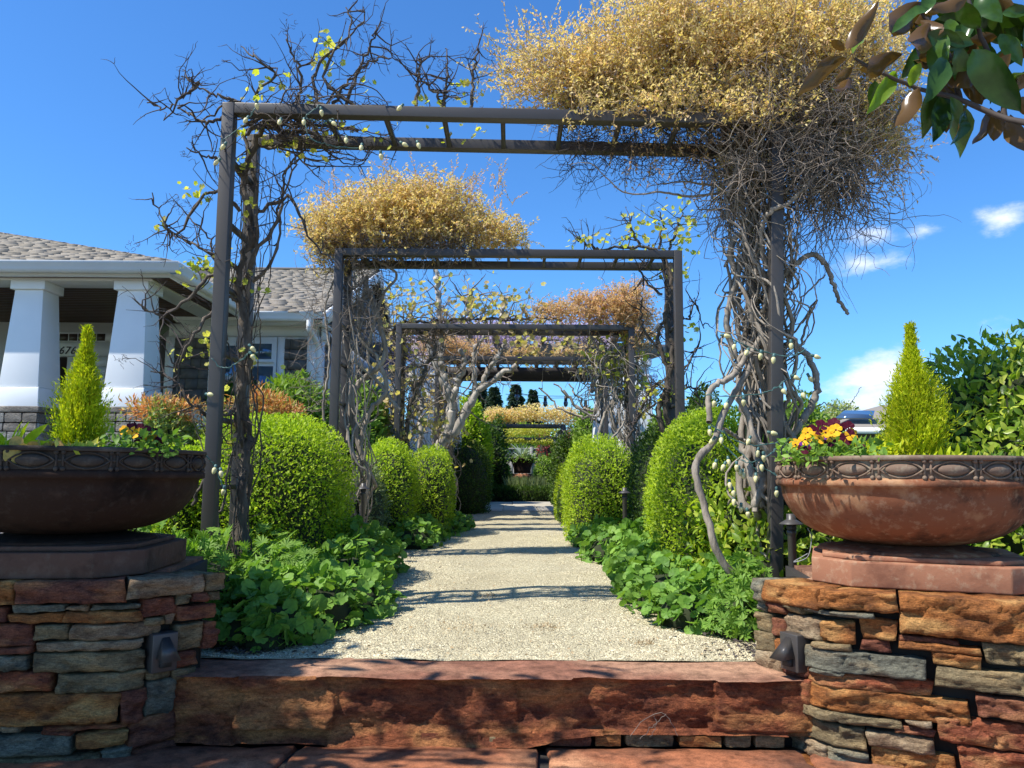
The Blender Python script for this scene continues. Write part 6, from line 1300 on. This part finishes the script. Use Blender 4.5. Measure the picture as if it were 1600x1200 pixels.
shingles((xW, 8.43, rz - .01), (1, 0, 0), (0, 1, pitch), 0, T_ * cs, lambda s: 3.0, lambda s: (ex - xW) - max(0, s / cs - .03),   .125, .22, [M['roof'], M['roof2']], rf, 0, 1)
# porch back wall: trim, transom, number board, door
BY = 11.2
MB().box((xW, BY, 0.2), (P(178, 600, BY)[0], BY + .15, EZb + .02)).obj('wall', M['trim'], hs_)
def panel(name, px0, px1, py0, py1, y, mat, parent, th=.03, bevel=0):
    a = P(px0, py0, y); b_ = P(px1, py1, y); return MB().box((min(a[0], b_[0]), y - th, min(a[2], b_[2])), (max(a[0], b_[0]), y, max(a[2], b_[2]))).obj(name, mat, parent, bevel=bevel)
panel('wall_board', -60, 178, 446, 504, BY - .001, M['dark'], hs_, .01)
tw = panel('transom_window', 60, 178, 520, 534, BY - .002, M['white'], hs_, .05)
for k in range(7): panel('pane', 77 + k * 14.5 - 12, 77 + k * 14.5, 521.5, 532.5, BY - .054, M['door'], tw, .006)
nbd = panel('number_board', 60, 178, 537, 557, BY - .002, M['trim'], hs_, .04)
cu = bpy.data.curves.new('house_number', 'FONT'); cu.body = '9676'; cu.size = .155; cu.shear = .28; cu.extrude = .006; cu.space_character = 1.15; cu.materials.append(M['black'])
to = bpy.data.objects.new('house_number', cu); p = P(82, 553, BY - .05)
COL.objects.link(to); dg = bpy.context.evaluated_depsgraph_get(); me = bpy.data.meshes.new_from_object(to.evaluated_get(dg)); bpy.data.objects.remove(to)
for v_ in me.vertices: v_.co.x *= .92
link('house_number', me, nbd, Matrix.Translation(p) @ Matrix.Rotation(math.pi / 2, 4, 'X'))
panel('door', 60, 108, 558, 720, BY - .002, M['door'], hs_, .02); panel('door_casing', 108.5, 114, 558, 720, BY - .002, M['trim'], hs_, .05)
for k in range(6): panel('siding_board', 115, 178, 560 + k * 14, 572.5 + k * 14, BY - .002, M['trim'], hs_, .02)
cl = thing('ceiling_lamp', 'small round lamp on the porch ceiling', 'ceiling lamp', P(133, 463, 9.9)); MB().lathe([(.10, -.0), (.12, .01), (.12, .03)], P(133, 463, 9.9), 20).obj('ring', M['trim'], cl)
# wing with window and shingle panels
WY = 11.15; zg0, zg1 = P(450, 503, 10.75)[2], P(450, 487, 10.75)[2]; xg0 = P(272, 495, 10.75)[0]; xg1 = P(503, 495, 10.75)[0]; xc = P(497, 560, WY)[0]
MB().box((P(262, 560, WY)[0], WY, .2), (xc, 18.5, zg1 - .1)).obj('wing_wall', M['trim'], hs_)
MB().box((xg0, 10.80, zg0 - .0), (xg1, 10.84, zg1 - .03)).obj('fascia', M['trim'], hs_); MB().box((xg0, 10.84, zg0 + .01), (xg1, WY + .3, zg0 + .03)).obj('soffit', M['trim'], hs_)
gutter((xg0, 10.799), (xg1 + .01, 10.799), (0, -1), zg1 - .13, .13)
panel('frieze_board', 266, 497, 508, 526, WY - .002, M['trim'], hs_, .03)
def shingle_panel(px0, px1, py0, py1, y, parent, n0=16, dark=M['siding']):
    a = P(px0, py0, y); b_ = P(px1, py1, y); x0_, x1_, z0_, z1_ = a[0], b_[0], b_[2], a[2]; z = z1_; 
    while z > z0_ + .02:
        h = .145; x = x0_ - random.uniform(0, .08)
        while x < x1_:
            l = random.uniform(.12, .26); xa_, xb_ = max(x, x0_), min(x + l, x1_)
            if xb_ - xa_ > .03:
                zl_ = max(z - h, z0_); mb = MB(); mb.add([(xa_, y - .03, zl_ + .005), (xb_ - .006, y - .03, zl_ + .005), (xb_ - .006, y - .012, z), (xa_, y - .012, z), (xa_, y, zl_ + .005), (xb_ - .006, y, zl_ + .005), (xb_ - .006, y, z), (xa_, y, z)], [(0, 1, 2, 3), (4, 7, 6, 5), (0, 4, 5, 1), (1, 5, 6, 2), (2, 6, 7, 3), (3, 7, 4, 0)]); mb.obj('shingle', dark, parent)
            x += l
        z -= h
sp1 = panel('siding_panel', 442, 482, 530, 606, WY - .003, M['dark'], hs_, .012); shingle_panel(442, 482, 530, 606, WY - .016, sp1)
sp2 = panel('siding_panel', 269, 330, 528, 640, WY - .003, M['dark'], hs_, .012); shingle_panel(269, 330, 528, 640, WY - .016, sp2)
for a in ((436, 442), (482, 497), (262, 269), (330, 338)): panel('trim_board', a[0], a[1], 527, 640, WY - .002, M['white'], hs_, .045)
wn = panel('window', 372, 430, 528, 640, WY - .004, M['white'], hs_, .06); panel('pane', 394, 424, 537, 561, WY - .066, M['glass'], wn, .006); panel('pane', 378, 391, 537, 561, WY - .066, M['glass'], wn, .006); panel('pane', 378, 424, 572, 640, WY - .066, M['glass'], wn, .006); panel('window_rail', 374, 428, 563, 567, WY - .066, M['white'], wn, .03)
wn = panel('window', 300 + 40, 371, 528, 640, WY - .004, M['white'], hs_, .06); panel('pane', 346, 366, 540, 630, WY - .066, M['glass'], wn, .006)
# angled bay side left of the wing wall
a, b_ = P(262, 640, WY), P(238, 640, WY + 1.2); za, zb_ = .2, zg0
MB().extr([(a[0], a[1], za), (b_[0], b_[1], za), (b_[0], b_[1], zb_), (a[0], a[1], zb_)], (-.05, .1, 0)).obj('bay_wall', M['trim'], hs_)
panel('siding_panel', 246, 257, 530, 640, WY + .3, M['siding'], hs_, .03)
# downspout
q = np.array([P(484, 500, 10.72), P(484, 514, 10.74), P(489, 525, 10.9), P(497, 540, 11.08), P(499, 560, 11.1), P(499, 640, 11.1)]); tubes('downspout', [(spline(q, 24)[None], np.full((1, 24), .042))], M['white'], hs_, 8)
# wing roof: ridge parallel to the eave
ry = 15.1; rzt = P(588, 423, ry)[2]; ez = zg1 - .01; xe = xg1 + .02; xw = P(300, 480, 10.7)[0] - 3.0; pt = (rzt - ez) / (ry - 10.72)
wr = MB().add([(xw, 10.72, ez), (xe, 10.72, ez), (xe, ry, rzt), (xw, ry, rzt)], [(0, 1, 2, 3)]).add([(xw, ry, rzt), (xe, ry, rzt), (xe, 2 * ry - 10.72, ez), (xw, 2 * ry - 10.72, ez)], [(0, 1, 2, 3)]).obj('wing_roof', M['roofbase'], hs_)
cs = math.hypot(1, pt); shingles((xw, 10.68, ez - .012), (1, 0, 0), (0, 1, pt), 0, (ry - 10.72) * cs, lambda s: 1.8, lambda s: (xe - xw),   .12, .21, [M['roof'], M['roof2']], wr, 240, 2)
MB().box((xw, ry - .1, rzt - .01), (xe, ry + .1, rzt + .03)).obj('ridge_cap', M['roof2'], wr, bevel=.01)
# gable end: wall, rake boards, siding courses, soffit shade
xgw = xc - .005
MB().extr([(xgw, WY, zg0), (xgw, 18.6, zg0), (xgw, ry, rzt - .25)], (.02, 0, 0)).obj('gable_wall', M['siding'], hs_)
for i in range(24):
    z = .7 + i * .15; 
    if z > rzt - .4: break
    ya = max(WY, WY + .0 + max(0, (z - zg0)) / pt); yb = 18.6 - max(0, (z - zg0)) / pt; MB().box((xgw + .021, ya, z), (xgw + .035, yb, z + .135)).obj('siding_course', M['siding'], hs_)
for (ya, za, yb, zb_) in ((10.72, ez, ry, rzt), (ry, rzt, 2 * ry - 10.72, ez)):
    MB().extr([(xe - .001, ya, za - .20), (xe - .001, yb, zb_ - .20), (xe - .001, yb, zb_ - .005), (xe - .001, ya, za - .005)], (.035, 0, 0)).obj('rake_board', M['white'], hs_)
    MB().extr([(xgw + .04, ya, za - .11), (xgw + .04, yb, zb_ - .11), (xgw + .04, yb, zb_ - .09), (xgw + .04, ya, za - .09)], (xe - xgw - .05, 0, 0)).obj('soffit', M['soffit'], hs_)
MB().box((xgw + .036, 11.6, 1.5), (xgw + .06, 12.2, 2.7)).obj('window', M['white'], hs_); MB().box((xgw + .061, 11.68, 1.6), (xgw + .066, 12.12, 2.6)).obj('pane', M['glass'], hs_)
MB().box((xgw + .036, 15.2, 3.2), (xgw + .06, 17.2, 3.55)).obj('belt_board', M['trim'], hs_); MB().box((xgw + .036, WY, zg0 - .2), (xgw + .06, 18.6, zg0)).obj('belt_board', M['trim'], hs_)
for yy in (WY + .02, 13.4, 15.4, 17.4): MB().box((xgw + .036, yy, .3), (xgw + .06, yy + .14, zg0 - .201)).obj('trim_board', M['white'], hs_)
# little fence bits seen low behind the arches
# ---- neighbour's roof on the right
NY = 30.0; nb2 = thing('neighbour_house', 'grey hip roofed house with skylight beyond the right shrubs', 'house', (P(1400, 700, NY)[0], NY, 0)); a = P(1296, 664, NY); bb = P(1480, 672, NY); r0, r1 = P(1352, 652, NY + 3), P(1388, 631, NY + 4); rR = P(1470, 631, NY + 4)
ev = a[2] - .1; x0, x1 = a[0], bb[0] + 4
MB().add([(x0, NY, ev), (x1, NY, ev), (rR[0] + 2, NY + 4.5, r1[2]), (r1[0], NY + 4.5, r1[2]), (x0, NY + 9, ev), (x1, NY + 9, ev)], [(0, 1, 2, 3), (0, 3, 4), (4, 3, 2, 5)]).obj('roof', M['roof2'], nb2)
MB().box((x0 + .1, NY - .06, ev - .22), (x1, NY - .002, ev + .01)).obj('gutter', M['trim'], nb2); MB().box((x0 + .6, NY + .5, 0), (x1, NY + 8, ev - .05)).obj('wall', M['siding'], nb2)
sA, sB = P(1303, 660, NY), P(1330, 650, NY); MB().extr([(x0 + .5, NY + .6, ev + .38), (x0 + 1.9, NY + .6, ev + .38), (x0 + 2.4, NY + 1.5, ev + .72), (x0 + 1.2, NY + 1.5, ev + .72)], (0, -.02, .06)).obj('skylight', M['glass'], nb2)

# ================================================================== MAGNOLIA (branch in the upper right, crowns outside the frame shade the left pier)
mg = thing('magnolia_tree', 'magnolia branch with glossy and rusty leaves reaching in at the top right', 'tree', (2.9, .9, -.6))
YM = 2.1
br = [([(1760, 230, 1.7), (1640, 200, 1.9), (1570, 185, 2.0), (1500, 155, 2.05), (1440, 140, YM), (1385, 118, YM), (1335, 92, YM)], .010, .004), ([(1500, 155, YM), (1490, 110, YM), (1470, 60, YM), (1440, 20, YM)], .008, .004), ([(1570, 185, YM), (1560, 120, YM), (1530, 50, YM), (1510, -10, YM)], .008, .005), ([(1470, 60, YM), (1450, 55, YM), (1430, 40, YM)], .005, .003), ([(1500, 155, YM), (1480, 140, YM), (1455, 120, YM)], .005, .003)]
B = [(px_path(p, 20, .001)[None], taper(1, 20, a, b_)) for p, a, b_ in br]; tubes('branch', B, M['twigd'], mg, 7)
tubes('trunk', [(spline([(2.9, .9, -.6), (2.8, 1.0, .6), (2.6, 1.2, 1.6), tuple(P(1760, 230, 1.7))], 24)[None], taper(1, 24, .09, .011))], M['barkl'], mg, 10)
LV = [(810,220,930,45,60,0),(800,225,735,175,45,0),(810,260,640,320,55,0),(770,290,565,420,60,2),(835,240,885,145,35,3),(835,300,755,370,60,0),(830,340,735,440,50,2),(1060,240,835,350,75,2),(1000,300,850,300,50,0),(935,360,930,490,70,1),(1030,320,930,480,60,3),(1130,390,1030,590,80,2),(1190,350,1170,620,70,1),
 (1160,10,950,170,100,2),(1130,110,1005,150,70,0),(1250,200,1070,290,95,0),(1180,100,1090,180,60,3),(1260,20,1150,60,60,0),(1290,90,1360,300,120,1),(1330,100,1440,250,100,1),(1370,220,1560,490,130,1),(1350,290,1460,370,60,3),(1270,260,1360,430,90,0),(1230,300,1270,590,110,0),(1250,420,1220,600,80,1),
 (1270,430,1360,700,100,1),(1330,470,1330,630,70,0),(1450,480,1400,660,90,0),(1490,490,1460,640,70,0),(1540,510,1585,690,115,0),(1400,60,1500,200,110,1),(1450,20,1600,200,120,1),(1500,60,1640,40,90,1),(1540,10,1620,130,110,1),(1480,260,1640,225,80,2),(1560,380,1660,340,80,0),(1570,440,1680,520,90,0),
 (1300,30,1380,35,50,1),(1140,280,1080,390,60,3),(1240,140,1150,110,60,0),(1210,220,1100,330,80,0),(1250,260,1190,420,80,1),(1300,200,1240,330,80,0),(1330,330,1420,470,100,0),(1160,60,1190,-60,70,1),(1260,-20,1380,-60,90,1),(1400,-30,1480,80,100,1),(1290,0,1300,120,80,0),(1480,-20,1560,70,110,0),
 (1420,300,1500,420,100,0),(1600,120,1680,260,120,1),(1200,60,1130,90,60,0),(1330,-20,1420,30,90,1)]
TG = T_oval(.42, .22, 8, .22, .25, .9)
meA = scatter_mesh('leaf', TG, np.zeros((1, 3)), np.array([[1., 0, 0]]), np.array([[0, 0, 1.]]), [1], M['mag'], True); meB = scatter_mesh('leaf', TG, np.zeros((1, 3)), np.array([[1., 0, 0]]), np.array([[0, 0, 1.]]), [1], M['mag2'], True)
for _ in range(46):
    a_ = R.uniform(0, 6.28); bx0, by0 = R.uniform(1130, 1640), R.uniform(-40, 460)
    if by0 > 120 + (bx0 - 1130) * .75: by0 *= .5
    L_ = R.uniform(130, 220); LV.append((bx0, by0, bx0 + L_ * math.cos(a_), by0 + abs(L_ * math.sin(a_)), L_ * R.uniform(.3, .5), int(R.choice([0, 0, 1, 1, 1]))))
for k, (bx_, by_, tx, ty, w, kd) in enumerate(LV):
    d1 = YM + R.uniform(-.12, .12); a = P(1040 + bx_ / 2.857, by_ / 2.857, d1); b_ = P(1040 + tx / 2.857, ty / 2.857, d1 + R.uniform(-.06, .06)); X = b_ - a; L = np.linalg.norm(X); X = X / L
    view = norm(a - np.array([0, 0, EYE])); Nn = -view if kd in (1, 3) else view; Nn = norm(Nn + R.normal(0, .33, 3)); 
    if kd == 2: Nn = norm(view + np.cross(view, X) * R.uniform(-.8, .8))
    Xf, Yf, Zf = [q[0] for q in frames(X[None], Nn[None])]; Wd = min(1.1, max(.5, w / 2.857 / FPX * d1 * 1.2 / (L * .42))); Mx = Matrix.Identity(4)
    for r_ in range(3): Mx[r_][0] = Xf[r_] * L; Mx[r_][1] = Yf[r_] * L * Wd; Mx[r_][2] = Zf[r_] * L; Mx[r_][3] = a[r_]
    link('leaf', meB if kd == 3 else meA, mg, Mx)
# second magnolia, left of the steps, outside the frame: its shade falls on the left pier and step
m2 = thing('magnolia_tree', 'magnolia tree left of the steps whose shade dapples the left pier', 'tree', (-4.6, 1.6, -.6))
tubes('trunk', [(spline([(-4.6, 1.6, -.6), (-4.4, 1.7, .8), (-3.9, 1.9, 2.0), (-3.2, 2.1, 2.7)], 24)[None], taper(1, 24, .10, .03))], M['barkl'], m2, 10)
cs_ = np.array([(-3.3, 2.3, 2.5), (-3.1, 2.05, 2.45), (-2.85, 2.35, 2.6), (-2.75, 2.0, 2.45), (-3.5, 2.0, 2.4), (-2.55, 2.2, 2.6), (-3.0, 2.5, 2.5), (-2.4, 2.0, 2.5), (-2.0, 1.95, 2.6), (-1.75, 1.95, 2.75), (-1.45, 1.8, 2.7), (-2.6, 1.75, 2.3), (-3.6, 2.5, 2.5)]); sz = [36, 40, 40, 40, 24, 34, 34, 12, 9, 8, 7, 34, 30]; pos = []
tw = [spline([(-3.4, 2.0, 2.5), (np.array((-3.4, 2.0, 2.5)) + c_) / 2 + (0, 0, .12), c_], 12) for c_ in cs_]; tubes('branch', [(np.array(tw), taper(len(tw), 12, .022, .006))], M['twigd'], m2, 6)
for c_, k in zip(cs_, sz): pos.append(c_ + R.normal(0, 1, (k, 3)) * (.17, .2, .16))
pos = np.concatenate(pos); n = len(pos); leaves(m2, 'leaf', TG, pos, norm(R.normal(0, 1, (n, 3))), norm(R.normal(0, .7, (n, 3)) + (0, 0, 1)), R.uniform(.13, .19, n), M['mag'], 200)
n = 2600; k = n // 2; c1_ = np.array((-3.6, .1, 3.4)) + norm(R.normal(0, 1, (k, 3))) * (R.rand(k, 1) ** .4) * (1.7, 1.3, .8); c2_ = np.array((.2, -1.6, 3.5)) + norm(R.normal(0, 1, (k, 3))) * (R.rand(k, 1) ** .4) * (2.4, 1.2, .8); c3_ = np.array((-4.0, 1.65, 3.4)) + norm(R.normal(0, 1, (900, 3))) * (R.rand(900, 1) ** .4) * (.85, .8, .6); pos = np.concatenate([c1_, c2_, c3_])  # unseen extra crown leaves, added to block sky light from the left pier
leaves(m2, 'leaf', TG, pos, norm(R.normal(0, 1, pos.shape)), norm(R.normal(0, .7, pos.shape) + (0, 0, 1)), R.uniform(.14, .20, len(pos)), M['mag'])
tw = [spline([(-4.0, 1.85, 1.8), (-3.6, .8, 3.0), tuple(c_)], 16) for c_ in ((-3.4, .3, 3.5), (-2.6, -.6, 3.5), (-.5, -1.6, 3.6), (1.2, -1.7, 3.5))]; tubes('limb', [(np.array(tw), taper(4, 16, .05, .015))], M['barkl'], m2, 8)
print('tris approx', sum(len(o.data.polygons) for o in scene.objects if o.type == 'MESH'), 'objects', len(scene.objects))
